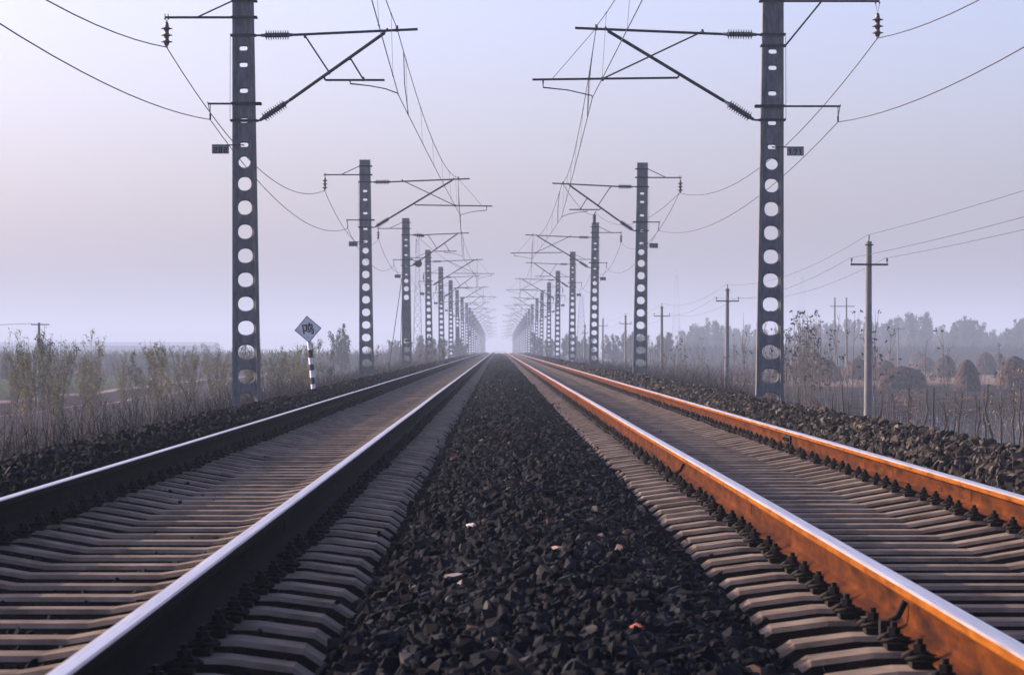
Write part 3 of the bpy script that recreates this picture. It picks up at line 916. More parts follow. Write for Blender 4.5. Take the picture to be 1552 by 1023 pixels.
# ------------------------------------------------------------------ overhead wires
def wire_span(p, q, sag, n):
    out = []
    for k in range(n+1):
        t = k / n
        out.append(Vector(p).lerp(Vector(q), t) - Vector((0, 0, 4*sag*t*(1-t))))
    return out
def long_wire(name, pts_att, sag, r, label, group, first_sag=None):
    pts = []
    for i in range(len(pts_att)-1):
        n = 20 if i < 3 else (10 if i < 7 else 5)
        sp = wire_span(pts_att[i], pts_att[i+1], sag, n)
        pts += sp if i == 0 else sp[1:]
    mb = MB(); mb.tube(pts, r, 5)
    o = mb.build(name, M['wire']); tag(o, label, 'wire', group)
    return o, pts
for row, nm in (('L', 'left'), ('R', 'right')):
    A = ATT[row]
    a0, a1 = A[0], A[1]
    first = (a0[0]-50.0, a1[1], a1[2], a1[3], a0[4], a1[5], a0[6], a1[7], 0.0)
    B = [first] + A
    con = [(q[1], q[0], CZ+4.93-q[8]) for q in B]
    mes = [(q[2], q[0], CZ+q[7]-q[8]) for q in B]
    fee = [(q[3], q[0], CZ+q[4]-q[8]) for q in B]
    low = [(q[5], q[0], CZ+q[6]-q[8]) for q in B]
    long_wire('contact_wire', con, 0.04, 0.0085, 'lower straight contact wire over the %s track' % nm, 'overhead wires')
    mo, mpts = long_wire('messenger_wire', mes, 0.70, 0.0085, 'upper sagging messenger wire over the %s track with thin droppers' % nm, 'overhead wires')
    long_wire('feeder_wire', fee, 1.05, 0.011 if row == 'L' else 0.011, 'upper outer wire hanging from disc insulators along the %s poles' % nm, 'overhead wires')
    long_wire('return_wire', low, 0.80, 0.009, 'lower outer wire hung from the small brackets along the %s poles' % nm, 'overhead wires')
    for i in range(min(7, len(B)-1)):
        for k in range(6):
            t = (k + 0.5) / 6
            if i == 0 and t < 0.3: continue
            m_ = Vector(mes[i]).lerp(Vector(mes[i+1]), t) - Vector((0, 0, 4*0.70*t*(1-t)))
            c_ = Vector(con[i]).lerp(Vector(con[i+1]), t) - Vector((0, 0, 4*0.04*t*(1-t)))
            mb = MB(); mb.tube([m_, c_], 0.0035, 4); 
            for q in (m_, c_): mb.tube([q - Vector((0, 0.03, 0.0)), q + Vector((0, 0.03, 0.0))], 0.016, 5)
            mb.build('dropper', M['wire'], mo)
        # electrical jumper beside the pole
        if i in (0, 1, 2):
            D = B[i+1][0]; t = 0.06
            m_ = Vector(mes[i+1]).lerp(Vector(mes[min(i+2, len(mes)-1)]), t) - Vector((0, 0, 4*0.70*t*(1-t)))
            c_ = Vector(con[i+1]).lerp(Vector(con[min(i+2, len(con)-1)]), t+0.03)
            mb = MB(); mb.tube([m_, m_.lerp(c_, 0.5) + Vector((-0.03, 0, 0)), c_], 0.010, 5); mb.build('jumper_wire', M['wire'], mo)

# anchor wires that cross over to the third poles
aL, aR, aR2 = ATT['L'][4], ATT['R'][1], ATT['R'][1]
for name, p, q, lab in (('anchor_wire', (XL+0.5, DL[2], CZ+6.05), (aL[2], aL[0], CZ+aL[7]), 'anchor wire slanting from the third left pole to the track'),
                        ('anchor_wire', (XR, DR[2], CZ+7.4), (aR[2], aR[0], CZ+aR[7]), 'anchor wire slanting from the third right pole over the track'),
                        ('anchor_wire', (XR+0.1, DR[2], CZ+7.5), (aR2[3], aR2[0], CZ+aR2[4]), 'slack wire from the pipe top of the third right pole')):
    mb = MB(); mb.tube(wire_span(p, q, 0.9 if 'slack' in lab else 0.3, 14), 0.011, 5)
    tag(mb.build(name, M['wire']), lab, 'wire', 'anchor wires')

# ------------------------------------------------------------------ whistle sign
def whistle_sign():
    D = 72.0
    b = px(477, 596, D); t = px(470, 517, D)
    root = empty('whistle_sign', (b.x, D, b.z - 0.25))
    root.rotation_euler = (0, math.atan2(t.x - b.x, t.z - b.z), 0)
    tag(root, 'white diamond whistle sign with a black character on a striped post', 'sign')
    H = t.z - b.z + 0.25
    mb = MB(); mb.tube([(0, 0, -0.3), (0, 0, H)], 0.058, 14); mb.build('post', M['white'], root)
    for y0, y1 in ((530, 542), (552, 561), (572, 582)):
        z0 = (596 - y1)/F*D + 0.25; z1 = (596 - y0)/F*D + 0.25
        mb = MB(); mb.tube([(0, 0, z0), (0, 0, z1)], 0.0605, 14); mb.build('black_band', M['black'], root)
    c = H + 0.30
    r = 0.335
    def dia(r, y0, y1):
        mb = MB(); v = [(r, c), (0, c + r), (-r, c), (0, c - r)]
        mb.add([(x, y0, z) for x, z in v] + [(x, y1, z) for x, z in v], [(0, 1, 2, 3), (7, 6, 5, 4), (0, 4, 5, 1), (1, 5, 6, 2), (2, 6, 7, 3), (3, 7, 4, 0)])
        return mb
    board = dia(r, -0.085, -0.066).build('board_rim', M['black'], root)
    fm = MB(); rr = r - 0.024
    v = [(rr, c), (0, c + rr), (-rr, c), (0, c - rr)]
    fm.add([(x, -0.088, z) for x, z in v], [(3, 2, 1, 0)]); fm.add([(x, -0.0855, z) for x, z in v], [(0, 1, 2, 3)])
    face = fm.build('board_face', M['white'], board)
    g = MB()
    def stroke(pts, w=0.032):
        k = 0.245
        for (x0, z0), (x1, z1) in zip(pts[:-1], pts[1:]):
            a = Vector((x0*k, 0, z0*k + c)); b_ = Vector((x1*k, 0, z1*k + c))
            d_ = (b_ - a).normalized(); n_ = Vector((-d_.z, 0, d_.x)) * w/2
            a -= d_*w/2; b_ += d_*w/2
            q = [a + n_, b_ + n_, b_ - n_, a - n_]
            g.add([(p.x, -0.0925, p.z) for p in q] + [(p.x, -0.089, p.z) for p in q],
                  [(0, 1, 2, 3), (0, 4, 5, 1), (1, 5, 6, 2), (2, 6, 7, 3), (3, 7, 4, 0)])
    stroke([(-0.50, 0.42), (-0.14, 0.42), (-0.14, -0.12), (-0.34, -0.12)])
    stroke([(-0.50, 0.42), (-0.42, -0.38)])
    stroke([(0.22, 0.58), (0.14, 0.44)])
    stroke([(0.04, 0.42), (0.44, 0.42), (0.44, 0.14), (0.30, 0.10)])
    stroke([(0.20, 0.34), (0.27, 0.22)], 0.026)
    stroke([(0.04, 0.42), (0.04, -0.04), (0.52, -0.04), (0.50, -0.46), (0.34, -0.46)])
    stroke([(-0.02, -0.24), (0.36, -0.24)])
    g.build('character', M['black'], face)
whistle_sign()

# ------------------------------------------------------------------ roadside power poles
M['conc_round'] = noisy('spun_concrete', [(0.3, (0.11, 0.11, 0.11)), (0.7, (0.19, 0.185, 0.18))], 3, 0.85, vs=(2, 2, 0.6), b=0.25, bd=0.005)
def utility_pole(x, base_d, top_y, label, arm=0.57, arm_dy=2.6, r=0.15, tilt=0.0, group='power poles beside the line', pins=True, tall=None, wood=False):
    D = base_d
    X = (x - 755.5)/F*D
    z0 = float(ground_h(np.array(X), np.array(D))) - 0.1
    top = CZ + (527.6 - top_y)/F*D
    root = empty('power_pole', (X, D, z0)); root.rotation_euler = (0, tilt, 0)
    tag(root, label, 'pole', group)
    H = top - z0
    m = M['conc_round']
    mb = MB(); mb.tube([(0, 0, 0), (0, 0, H*0.5), (0, 0, H)], [r, r*0.82, r*0.66], 12); mb.build('pole_shaft', m, root)
    za = H - arm_dy
    if pins:
        mb = MB(); mb.box((-arm, -r*0.8-0.05, za-0.03), (arm, -r*0.8+0.01, za+0.03)); mb.build('crossarm', M['steel'], root)
        for sx in (-arm+0.03, arm-0.03):
            mb = MB(); mb.tube([(sx, -r*0.8-0.02, za), (sx, -r*0.8-0.02, za+0.12)], 0.012, 6); mb.tube([(sx, -r*0.8-0.02, za+0.10), (sx, -r*0.8-0.02, za+0.15), (sx, -r*0.8-0.02, za+0.20)], [0.03, 0.035, 0.02], 8)
            mb.build('pin_insulator', M['porcelain'], root)
        mb = MB(); mb.tube([(0, 0, H-0.05), (0, 0, H+0.10)], 0.02, 6); mb.tube([(0, 0, H+0.10), (0, 0, H+0.2)], [0.03, 0.018], 8)
        mb.build('pin_insulator', M['porcelain'], root)
        mb = MB(); mb.box((-0.13, -0.12, H-0.13), (0.13, -0.09, H-0.09)); mb.build('clamp', M['steel'], root)
    return [Vector((X, D, z0+H+0.2)), Vector((X-arm+0.03, D, z0+za+0.2)), Vector((X+arm-0.03, D, z0+za+0.2))]
ups = []
ups.append(utility_pole(1315, 90, 366, 'nearest round concrete power pole right of the stone bank', arm=0.58, arm_dy=0.72, r=0.135, tilt=0.006))
ups.append(utility_pole(1101, 145, 437, 'second power pole, left of the nearest right catenary pole', arm=0.58, arm_dy=0.64, r=0.13, tilt=0.008))
ups.append(utility_pole(1003, 203, 464, 'third power pole from the right edge, hazy, just right of the second catenary pole', arm=0.57, arm_dy=0.7, r=0.13))
ups.append(utility_pole(948, 261, 478, 'fourth power pole in the haze between two catenary poles', arm=0.55, arm_dy=0.75, r=0.13))
ups.append(utility_pole(913, 320, 483, 'fifth power pole, faint, beside the third catenary pole of the right row', arm=0.5, arm_dy=0.8, r=0.13, tilt=0.01))
ups.append(utility_pole(885, 300, 492, 'faint power pole with a dark box, leaning behind the right row', arm=0.3, arm_dy=0.9, r=0.12, tilt=0.02))
pre = [p + Vector((0, -56, 0.15)) for p in ups[0]]
chain = [pre] + ups[:5]
for j, nm in enumerate(('top', 'left arm', 'right arm')):
    pts = []
    for a, b in zip(chain[:-1], chain[1:]):
        sp = wire_span(a[j], b[j], 0.15 if a is pre else 0.5, 12)
        pts += sp if not pts else sp[1:]
    mb = MB(); mb.tube(pts, 0.006, 4)
    tag(mb.build('power_line', M['wire']), 'thin line strung along the %s of the power poles' % ('tops' if j == 0 else nm + 's'), 'wire', 'lines on the power poles')
lp = utility_pole(59, 165, 489, 'small left power pole rising out of the yellow leaved saplings', arm=0.4, arm_dy=0.14, r=0.11, pins=False, group='')
mb = MB(); X = (59-755.5)/F*165; zt = CZ + (527.6-489)/F*165
mb.box((X-0.42, 164.85, zt-0.14), (X+0.62, 164.90, zt-0.08))
tag(mb.build('pole_crossarm', M['steel']), None, None)
bpy.data.objects['pole_crossarm'].parent = bpy.data.objects['power_pole.006']
bpy.data.objects['pole_crossarm'].matrix_parent_inverse = Matrix.Translation(-Vector(bpy.data.objects['power_pole.006'].location))
mb = MB(); mb.tube(wire_span((X-0.4, 165, zt-0.05), (X-42, 150, zt-0.2), 0.5, 10), 0.012, 4)
tag(mb.build('power_line', M['wire']), 'wire running from the small left power pole out of the picture', 'wire')

def twin_pole(x, D, top_y, label):
    X = (x-755.5)/F*D; H = CZ + (527.6-top_y)/F*D
    g = 1.2
    root = empty('twin_pole', (X, D, 0)); tag(root, label, 'pole')
    for sx in (-g/2, g/2):
        mb = MB(); mb.tube([(sx, 0, -0.2), (sx, 0, H)], [0.12, 0.08], 8); mb.build('pole_shaft', M['conc_round'], root)
    mb = MB(); mb.box((-g*0.9, -0.1, H-0.95), (g*1.2, -0.04, H-0.87)); mb.build('crossarm', M['steel'], root)
twin_pole(1274, 300, 451, 'hazy pair of joined poles above the sapling thicket')
utility_pole(1361, 330, 496, 'small faint pole with crossarm before the far trees', arm=0.75, arm_dy=0.2, r=0.1, group='')

def lattice(x, D, top_y, wpx, label):
    X = (x-755.5)/F*D; H = CZ + (527.6-top_y)/F*D; w = wpx/F*D/2
    mb = MB()
    N = 12
    th = 0.05 + 0.00009*D
    def W_(t): return w*(1 - 0.72*t)
    for k in range(N):
        t0, t1 = k/N, (k+1)/N
        a, b = W_(t0), W_(t1)
        z0, z1 = t0*H, t1*H
        c0 = [(-a, -a), (a, -a), (a, a), (-a, a)]; c1 = [(-b, -b), (b, -b), (b, b), (-b, b)]
        for i in range(4):
            j = (i+1) % 4
            mb.tube([(c0[i][0], c0[i][1], z0), (c1[i][0], c1[i][1], z1)], th*1.3, 4, caps=False)
            mb.tube([(c0[i][0], c0[i][1], z0), (c1[j][0], c1[j][1], z1)], th*0.8, 3, caps=False)
            mb.tube([(c0[j][0], c0[j][1], z0), (c1[i][0], c1[i][1], z1)], th*0.8, 3, caps=False)
            mb.tube([(c0[i][0], c0[i][1], z0), (c0[j][0], c0[j][1], z0)], th*0.8, 3, caps=False)
    mb.tube([(0, 0, H), (0, 0, H*1.06)], th, 4)
    o = mb.build('lattice_tower', M['steel']); o.location = (X, D, -float(drop(D)))
    tag(o, label, 'tower', 'lattice towers in the haze')
lattice(633, 1150, 352, 14, 'tall lattice tower in the haze behind the third left pole')
lattice(881, 1500, 440, 16, 'faint lattice tower behind the fourth right pole')
lattice(1025, 2400, 412, 14, 'very faint thin tower right of the second right pole')
lattice(1216, 2400, 415, 13, 'faint thin tower just right of the nearest right pole')

# ------------------------------------------------------------------ plants
BARK = noisy('sapling_bark', [(0.3, (0.055, 0.042, 0.036)), (0.7, (0.13, 0.105, 0.09))], 20, 0.9, b=0.2)
DKBARK = noisy('dark_bark', [(0.3, (0.022, 0.018, 0.016)), (0.7, (0.055, 0.042, 0.036))], 20, 0.9, b=0.2)
LEAFY = toned('autumn_willow_leaf', [(0, (0.03, 0.045, 0.018)), (0.35, (0.10, 0.115, 0.022)), (0.65, (0.25, 0.18, 0.025)), (0.85, (0.27, 0.11, 0.018)), (1, (0.16, 0.15, 0.12))], 0.7, 0.2, 9, 0.2)
DEADLEAF = toned('dark_dead_leaf', [(0, (0.008, 0.007, 0.008)), (0.6, (0.025, 0.016, 0.013)), (1, (0.11, 0.06, 0.03))], 0.8, 0.2, 9, 0.2)
WEED = toned('dry_weed', [(0, (0.009, 0.008, 0.008)), (0.35, (0.028, 0.021, 0.018)), (0.6, (0.08, 0.034, 0.019)), (0.8, (0.08, 0.062, 0.038)), (1, (0.19, 0.155, 0.12))], 0.9, 0.1, 9, 0.2)
PALE = toned('pale_stalk', [(0, (0.14, 0.13, 0.12)), (0.5, (0.28, 0.265, 0.24)), (1, (0.42, 0.40, 0.36))], 0.9, 0.1, 9, 0.2)
STRAW = toned('corn_straw', [(0, (0.02, 0.013, 0.011)), (0.4, (0.065, 0.038, 0.028)), (0.75, (0.14, 0.08, 0.055)), (1, (0.24, 0.17, 0.12))], 0.9, 0.1, 9, 0.2)
CROWN = toned('tree_foliage', [(0, (0.018, 0.022, 0.014)), (0.5, (0.045, 0.05, 0.028)), (1, (0.09, 0.08, 0.045))], 0.9, 0.1, 3, 0.2)

def leaf_tris(P, ln, wd, droop=0.0, updir=None):
    """P (n,3) leaf bases -> two-triangle blades with random headings"""
    n = len(P)
    d = RNG.normal(size=(n, 3)); 
    if updir is not None: d = d*0.55 + np.asarray(updir)[None]
    d[:, 2] -= droop
    d /= np.linalg.norm(d, axis=1)[:, None]
    u = np.cross(d, RNG.normal(size=(n, 3))); u /= np.linalg.norm(u, axis=1)[:, None]
    L = (ln * RNG.uniform(0.6, 1.4, n))[:, None]; w = (wd * RNG.uniform(0.6, 1.4, n))[:, None]
    a = P; b = P + d*L*0.5 + u*w; c = P + d*L; e = P + d*L*0.5 - u*w
    V = np.stack([a, b, c, e], 1).reshape(-1, 3)
    i = np.arange(n)[:, None]*4
    T = np.concatenate([i + np.array([[0, 1, 2]]), i + np.array([[0, 2, 3]])])
    return V, T

def sapling(kind, seed):
    rr = random.Random(seed)
    mb = MB()
    tips = []; along = []
    H = rr.uniform(3.2, 4.3) if kind != 'stake' else rr.uniform(1.1, 2.0)
    ns = {'clump': rr.choice([1, 1, 2]), 'willow': rr.choice([4, 5, 7]), 'stake': 1, 'bare': rr.choice([2, 3, 4])}[kind]
    for k in range(ns):
        az = rr.uniform(0, 6.28); lean = rr.uniform(0.0, 0.10) if kind == 'clump' else rr.uniform(0.06, 0.28)
        if kind == 'stake': lean = rr.uniform(0, 0.18)
        h = H * rr.uniform(0.7, 1.0)
        pts = []
        p = Vector((rr.uniform(-.1, .1), rr.uniform(-.1, .1), -0.15))
        n = 7
        dx, dy = math.cos(az)*lean, math.sin(az)*lean
        for i in range(n+1):
            t = i/n
            w = 0.022 if kind == 'stake' else 0.025
            pts.append(p + Vector((dx*h*t + rr.gauss(0, w), dy*h*t + rr.gauss(0, w), (h+0.15)*t)))
        r0 = {'clump': 0.022, 'willow': 0.020, 'stake': 0.030, 'bare': 0.016}[kind] * rr.uniform(0.8, 1.3)
        r1 = 0.014 if kind == 'stake' else 0.004
        mb.tube(pts, [r0 + (r1-r0)*i/n for i in range(n+1)], 5)
        tips.append(pts[-1])
        nb = {'clump': rr.randint(4, 8), 'willow': rr.randint(7, 11), 'stake': rr.randint(0, 3), 'bare': rr.randint(5, 9)}[kind]
        for b in range(nb):
            t = rr.uniform(0.25, 0.95) if kind != 'stake' else rr.uniform(0.5, 0.95)
            i = min(n-1, int(t*n)); q = pts[i].lerp(pts[i+1], t*n-i)
            L = h * rr.uniform(0.12, 0.34) * (1.15 - t*0.6) if kind != 'stake' else rr.uniform(.15, .4)
            a2 = rr.uniform(0, 6.28); out = rr.uniform(0.22, 0.5)
            e = q + Vector((math.cos(a2)*L*out, math.sin(a2)*L*out, L*0.9))
            m_ = q.lerp(e, 0.5) + Vector((math.cos(a2), math.sin(a2), 0))*L*0.06
            mb.tube([q, m_, e], [r0*0.42, r0*0.28, 0.003], 4, caps=False)
            tips.append(e); along += [(q, m_), (m_, e)]
            if kind in ('willow', 'bare'):
                for c in range(3):
                    s_ = q.lerp(e, rr.uniform(0.3, 0.9)); L2 = L*rr.uniform(0.25, 0.5); a3 = rr.uniform(0, 6.28)
                    e2 = s_ + Vector((math.cos(a3)*L2*0.5, math.sin(a3)*L2*0.5, L2*0.8))
                    mb.tube([s_, e2], [0.004, 0.002], 3, caps=False)
                    along.append((s_, e2)); tips.append(e2)
    o = mb.build('stem', BARK if kind != 'stake' else DKBARK); stem = o.data; bpy.data.objects.remove(o)
    leaf = None
    if kind == 'clump':
        sel = [t for t in tips if rr.random() < 0.62] or tips[:1]
        P = []
        tn = []
        for t in sel:
            for c in range(1):
                ctr = np.array(t) + RNG.normal(0, 0.04, 3)
                k = rr.randint(4, 9); P.append(ctr + RNG.normal(0, 0.024, (k, 3))); tn.append(np.full(k, rr.random()*0.7))
        P = np.concatenate(P); V, T = leaf_tris(P, 0.075, 0.026, 0.6)
        o = tri_mesh('leaves', V, T, DEADLEAF, np.repeat(np.concatenate(tn), 4)); leaf = o.data; bpy.data.objects.remove(o)
    elif kind == 'willow':
        n = rr.randint(600, 1050)
        seg = [along[rr.randrange(len(along))] for _ in range(n)]
        P = np.array([np.array(a.lerp(b, rr.random())) for a, b in seg]) + RNG.normal(0, 0.035, (n, 3))
        V, T = leaf_tris(P, 0.11, 0.017, 0.7)
        base = rr.uniform(0.1, 0.6)
        tn = np.clip(base + RNG.normal(0, 0.17, n) - (P[:, 2] / H - 0.6)*0.3, 0, 1)
        o = tri_mesh('leaves', V, T, LEAFY, np.repeat(tn, 4)); leaf = o.data; bpy.data.objects.remove(o)
    elif kind == 'stake' and seed % 4 == 0:
        n = 110
        P = np.stack([RNG.normal(0, 0.16, n), RNG.normal(0, 0.16, n), RNG.uniform(0.45, 0.95, n)*H], 1)
        V, T = leaf_tris(P, 0.07, 0.010, 0.4)
        o = tri_mesh('leaves', V, T, LEAFY, np.repeat(np.clip(RNG.normal(0.82, 0.07, n), 0, 1), 4)); leaf = o.data; bpy.data.objects.remove(o)
    return stem, leaf

VAR = {k: [sapling(k, 100*i + j*7 + (3 if k != 'stake' else 0)) for j in range(n)] for i, (k, n) in enumerate((('clump', 8), ('willow', 8), ('bare', 6), ('stake', 9)))}
def place_sapling(kind, x, D, top_y, label, cat, group, name='sapling', X=None):
    if X is None: X = (x - 755.5)/F*D
    z = float(ground_h(np.array(X), np.array(D)))
    stem, leaf = random.choice(VAR[kind])
    H0 = max(v.co.z for v in stem.vertices)
    H = CZ + (527.6 - top_y)/F*D - z
    if H < 0.4: return
    s = H / H0
    root = empty(name, (X, D, z), random.uniform(0, 6.28)); root.scale = (s**0.7, s**0.7, s)
    tag(root, label, cat, group)
    o = bpy.data.objects.new('stem', stem); C.objects.link(o); o.parent = root
    if leaf is not None:
        o = bpy.data.objects.new('leaves', leaf); C.objects.link(o); o.parent = root

random.seed(21)
# right: the thicket of thin saplings with the last dark leaves, densest right of the nearest right pole
lab = 'thin bare sapling with a few dark leaves, in the thicket around the nearest right pole'
for k in range(66):
    x = random.choice([random.gauss(1240, 42), random.uniform(1120, 1330), random.gauss(1215, 25)])
    place_sapling('clump', x, random.uniform(98, 135), random.uniform(468, 545), lab, 'sapling', 'bare saplings right of the tracks')
lab = 'slender sapling in the row between the second power pole and the far right catenary poles'
for k in range(34):
    x = random.uniform(985, 1150)
    place_sapling(random.choice(['clump', 'bare', 'bare']), x, random.uniform(125, 190), random.uniform(505, 550), lab, 'sapling', 'saplings by the second power pole')
for x, D, ty, lab in ((1328, 98, 478, 'lone whip with dark leaves just right of the nearest power pole'), (1341, 100, 492, 'tall whip with one dark leaf cluster, second right of the power pole'),
                      (1440, 96, 500, 'single thin stem with a dark leaf at its tip before the haystacks'), (1401, 105, 515, 'thin straight whip left of the stem with the dark tip'),
                      (1515, 92, 520, 'thin straight whip near the right edge of the picture')):
    place_sapling('clump', x, D, ty, lab, 'sapling', 'lone whips before the haystacks')
lab = 'thin bare sapling with dark leaf scraps standing before the haystacks'
for k in range(14):
    place_sapling('clump', random.uniform(1330, 1550), random.uniform(85, 120), random.uniform(535, 575), lab, 'sapling', 'saplings before the haystacks')
lab = 'dark crooked cut sapling standing in front of the ploughed strip'
for k, x in enumerate([1205, 1222, 1236, 1258, 1281, 1297, 1345, 1352, 1372, 1380, 1392, 1413, 1424, 1447, 1453, 1470, 1486, 1497, 1504, 1521, 1533, 1545, 1550]):
    place_sapling('stake', x + random.uniform(-4, 4), random.uniform(72, 86), random.uniform(580, 600), lab, 'sapling', 'dark cut saplings on the right')
# left: leafy willow saplings
random.seed(5)
lab = 'bushy sapling with yellow and olive leaves near the small left power pole'
for k in range(12):
    place_sapling('willow', random.gauss(62, 34), random.uniform(95, 135), random.uniform(488, 535), lab, 'sapling', 'leafy saplings at the left edge')
lab = 'leafy sapling before the long low building, left of the nearest left pole'
for k in range(19):
    place_sapling('willow', random.uniform(100, 345), random.uniform(105, 170), random.uniform(512, 548), lab, 'sapling', 'leafy saplings before the low building')
lab = 'yellow green bushy sapling between the nearest left pole and the whistle sign'
for k in range(12):
    place_sapling('willow', random.gauss(425, 24), random.uniform(100, 150), random.uniform(505, 540), lab, 'sapling', 'saplings left of the whistle sign')
lab = 'bare grey brown sapling in the thicket behind the whistle sign'
for k in range(34):
    place_sapling(random.choice(['bare', 'bare', 'willow']), random.uniform(400, 700), random.uniform(150, 260), random.uniform(518, 545), lab, 'sapling', 'saplings behind the whistle sign')
lab = 'bare sapling on the left bank, close to the stones'
for k in range(26):
    x = random.uniform(0, 340)
    place_sapling('bare', x, random.uniform(62, 100), random.uniform(560, 620), lab, 'sapling', 'bare saplings on the left bank')

def weeds(name, label, n, fx, fy, hmin, hmax, m, tone_mu, tone_sd, cat='weeds', lean=0.16, w=0.006, twigs=3):
    X = fx(n); Y = fy(n)
    Z = ground_h(X, Y)
    H = RNG.uniform(hmin, hmax, n) * RNG.choice([0.6, 0.85, 1.0], n)
    tn = np.clip(tone_mu + RNG.normal(0, tone_sd, n) + 0.15*np.sin(X*0.9)*np.sin(Y*0.13), 0, 1)
    base = np.stack([X, Y, Z-0.05], 1)
    Ld = RNG.normal(0, lean*1.5, (n, 2)) * RNG.choice([0.6, 1.0, 2.2], n)[:, None]
    top = base + np.stack([Ld[:, 0]*H, Ld[:, 1]*H, H], 1)
    mid = base*0.5 + top*0.5 + np.stack([RNG.normal(0, .03, n), RNG.normal(0, .03, n), np.zeros(n)], 1)*H[:, None]
    Vs, Ts, Tn = [], [], []
    off = 0
    wv = np.zeros((n, 3)); ang = RNG.uniform(-0.6, 0.6, n); wv[:, 0] = np.cos(ang)*w; wv[:, 1] = np.sin(ang)*w
    V = np.stack([base - wv, base + wv, mid - wv*0.8, mid + wv*0.8, top], 1)
    T = np.array([[0, 1, 3], [0, 3, 2], [2, 3, 4]])
    i = np.arange(n)[:, None, None]*5
    Vs.append(V.reshape(-1, 3)); Ts.append((T[None] + i).reshape(-1, 3)); Tn.append(np.repeat(tn, 5)); off += 5*n
    for k in range(twigs):
        t = RNG.uniform(0.3, 0.95, n)[:, None]
        s = base + (top - base)*t
        a = RNG.uniform(0, 6.28, n); L = H*RNG.uniform(0.12, 0.32, n)
        e = s + np.stack([np.cos(a)*L*0.7, np.sin(a)*L*0.7, L*RNG.uniform(0.2, 1.0, n)], 1)
        V = np.stack([s - wv*0.9, s + wv*0.9, e], 1)
        i = np.arange(n)[:, None]*3
        Vs.append(V.reshape(-1, 3)); Ts.append(np.array([[0, 1, 2]]) + i + off); Tn.append(np.repeat(np.clip(tn+0.08, 0, 1), 3)); off += 3*n
    tag(tri_mesh(name, np.concatenate(Vs), np.concatenate(Ts), m, np.concatenate(Tn)), label, cat, kind='stuff')
U = lambda a, b: (lambda n: RNG.uniform(a, b, n))
def Dist(a, b, p=1.0): return lambda n: a + (b-a)*RNG.random(n)**p
weeds('dry_weeds', 'brown and reddish dry weeds on the left bank beside the stones', 12000, lambda n: -6.4 - RNG.exponential(2.0, n), Dist(38, 260, 1.0), 0.3, 1.0, WEED, 0.28, 0.25)
weeds('dry_weeds', 'dry brown weeds on the right bank beyond the stone shoulder', 11000, lambda n: 6.8 + RNG.exponential(2.0, n), Dist(84, 260, 1.1), 0.5, 1.3, WEED, 0.35, 0.22)
weeds('field_weeds', 'sparse purple brown weeds over the left field up to the lane', 5000, U(-21.5, -8), Dist(55, 230, 1.1), 0.25, 0.75, WEED, 0.2, 0.2, w=0.005)
weeds('far_scrub', 'hazy brown scrub beyond the left lane', 4500, U(-75, -29), Dist(290, 460, 1.0), 0.4, 1.5, WEED, 0.45, 0.25, w=0.022)
weeds('far_scrub', 'hazy brown scrub behind the right saplings', 6500, lambda n: 11 + RNG.exponential(11, n), Dist(240, 420, 1.0), 0.5, 1.5, WEED, 0.4, 0.25, w=0.022)
weeds('pale_stalks', 'pale grey upright stalks standing in rows at the right edge', 9000, U(11.5, 32), lambda n: np.round(RNG.uniform(66, 122, n)/4.5)*4.5 + RNG.normal(0, .14, n), 0.15, 0.6, PALE, 0.6, 0.3, 'stalks', 0.05, 0.010, 1)
weeds('green_crop', 'low green crop on the far left field', 5000, U(-47, -29.5), Dist(165, 300, 1.0), 0.12, 0.3, toned('green_blade', [(0, (0.05, 0.10, 0.02)), (1, (0.14, 0.21, 0.05))], 0.8, 0.2, 3, 0.2), 0.5, 0.3, 'crop', 0.3, 0.02, 2)

# leaf litter piles of brush at the whistle sign
# ------------------------------------------------------------------ haystacks
def haystack_mesh(seed, ratio):
    rr = np.random.default_rng(seed)
    N = 22; Mr = 9
    Vb, Tb = [], []
    for j in range(Mr+1):
        t = j/Mr
        r = (1 - t**2.4)**0.62*0.96 + 0.03
        for i in range(N):
            a = 2*math.pi*i/N
            q = r*(1 + 0.10*math.sin(3*a+seed) + 0.07*math.sin(5*a+seed*2+t*4) + rr.normal(0, 0.05))
            Vb.append((math.cos(a)*q*ratio, math.sin(a)*q*ratio, t*1.0))
    for j in range(Mr):
        for i in range(N):
            a = j*N+i; b = j*N+(i+1) % N
            Tb += [(a, b, b+N), (a, b+N, a+N)]
    Vb = np.array(Vb); Tb = np.array(Tb)
    n = 2600
    t = rr.random(n)**0.9; a = rr.uniform(0, 2*math.pi, n)
    r = ((1 - t**2.4)**0.62*0.96 + 0.03)*1.01
    P = np.stack([np.cos(a)*r*ratio, np.sin(a)*r*ratio, t], 1)
    d = np.stack([np.cos(a)*0.35, np.sin(a)*0.35, np.full(n, -0.75)], 1) + rr.normal(0, 0.28, (n, 3))
    L = rr.uniform(0.08, 0.26, n)[:, None]
    u = np.stack([-np.sin(a), np.cos(a), rr.normal(0, 0.2, n)], 1)*0.016
    V = np.stack([P-u, P+u, P+d*L], 1).reshape(-1, 3)
    T = np.arange(n*3).reshape(-1, 3)
    tn = np.concatenate([np.full(len(Vb), 0.12), np.repeat(rr.uniform(0.0, 1.0, n)**1.3, 3)])
    o = tri_mesh('haystack', np.concatenate([Vb, V]), np.concatenate([Tb, T+len(Vb)]), STRAW, tn)
    me = o.data; bpy.data.objects.remove(o); return me
HAY = [haystack_mesh(s, r) for s, r in ((1, 0.55), (2, 0.62), (3, 0.75), (4, 1.25))]
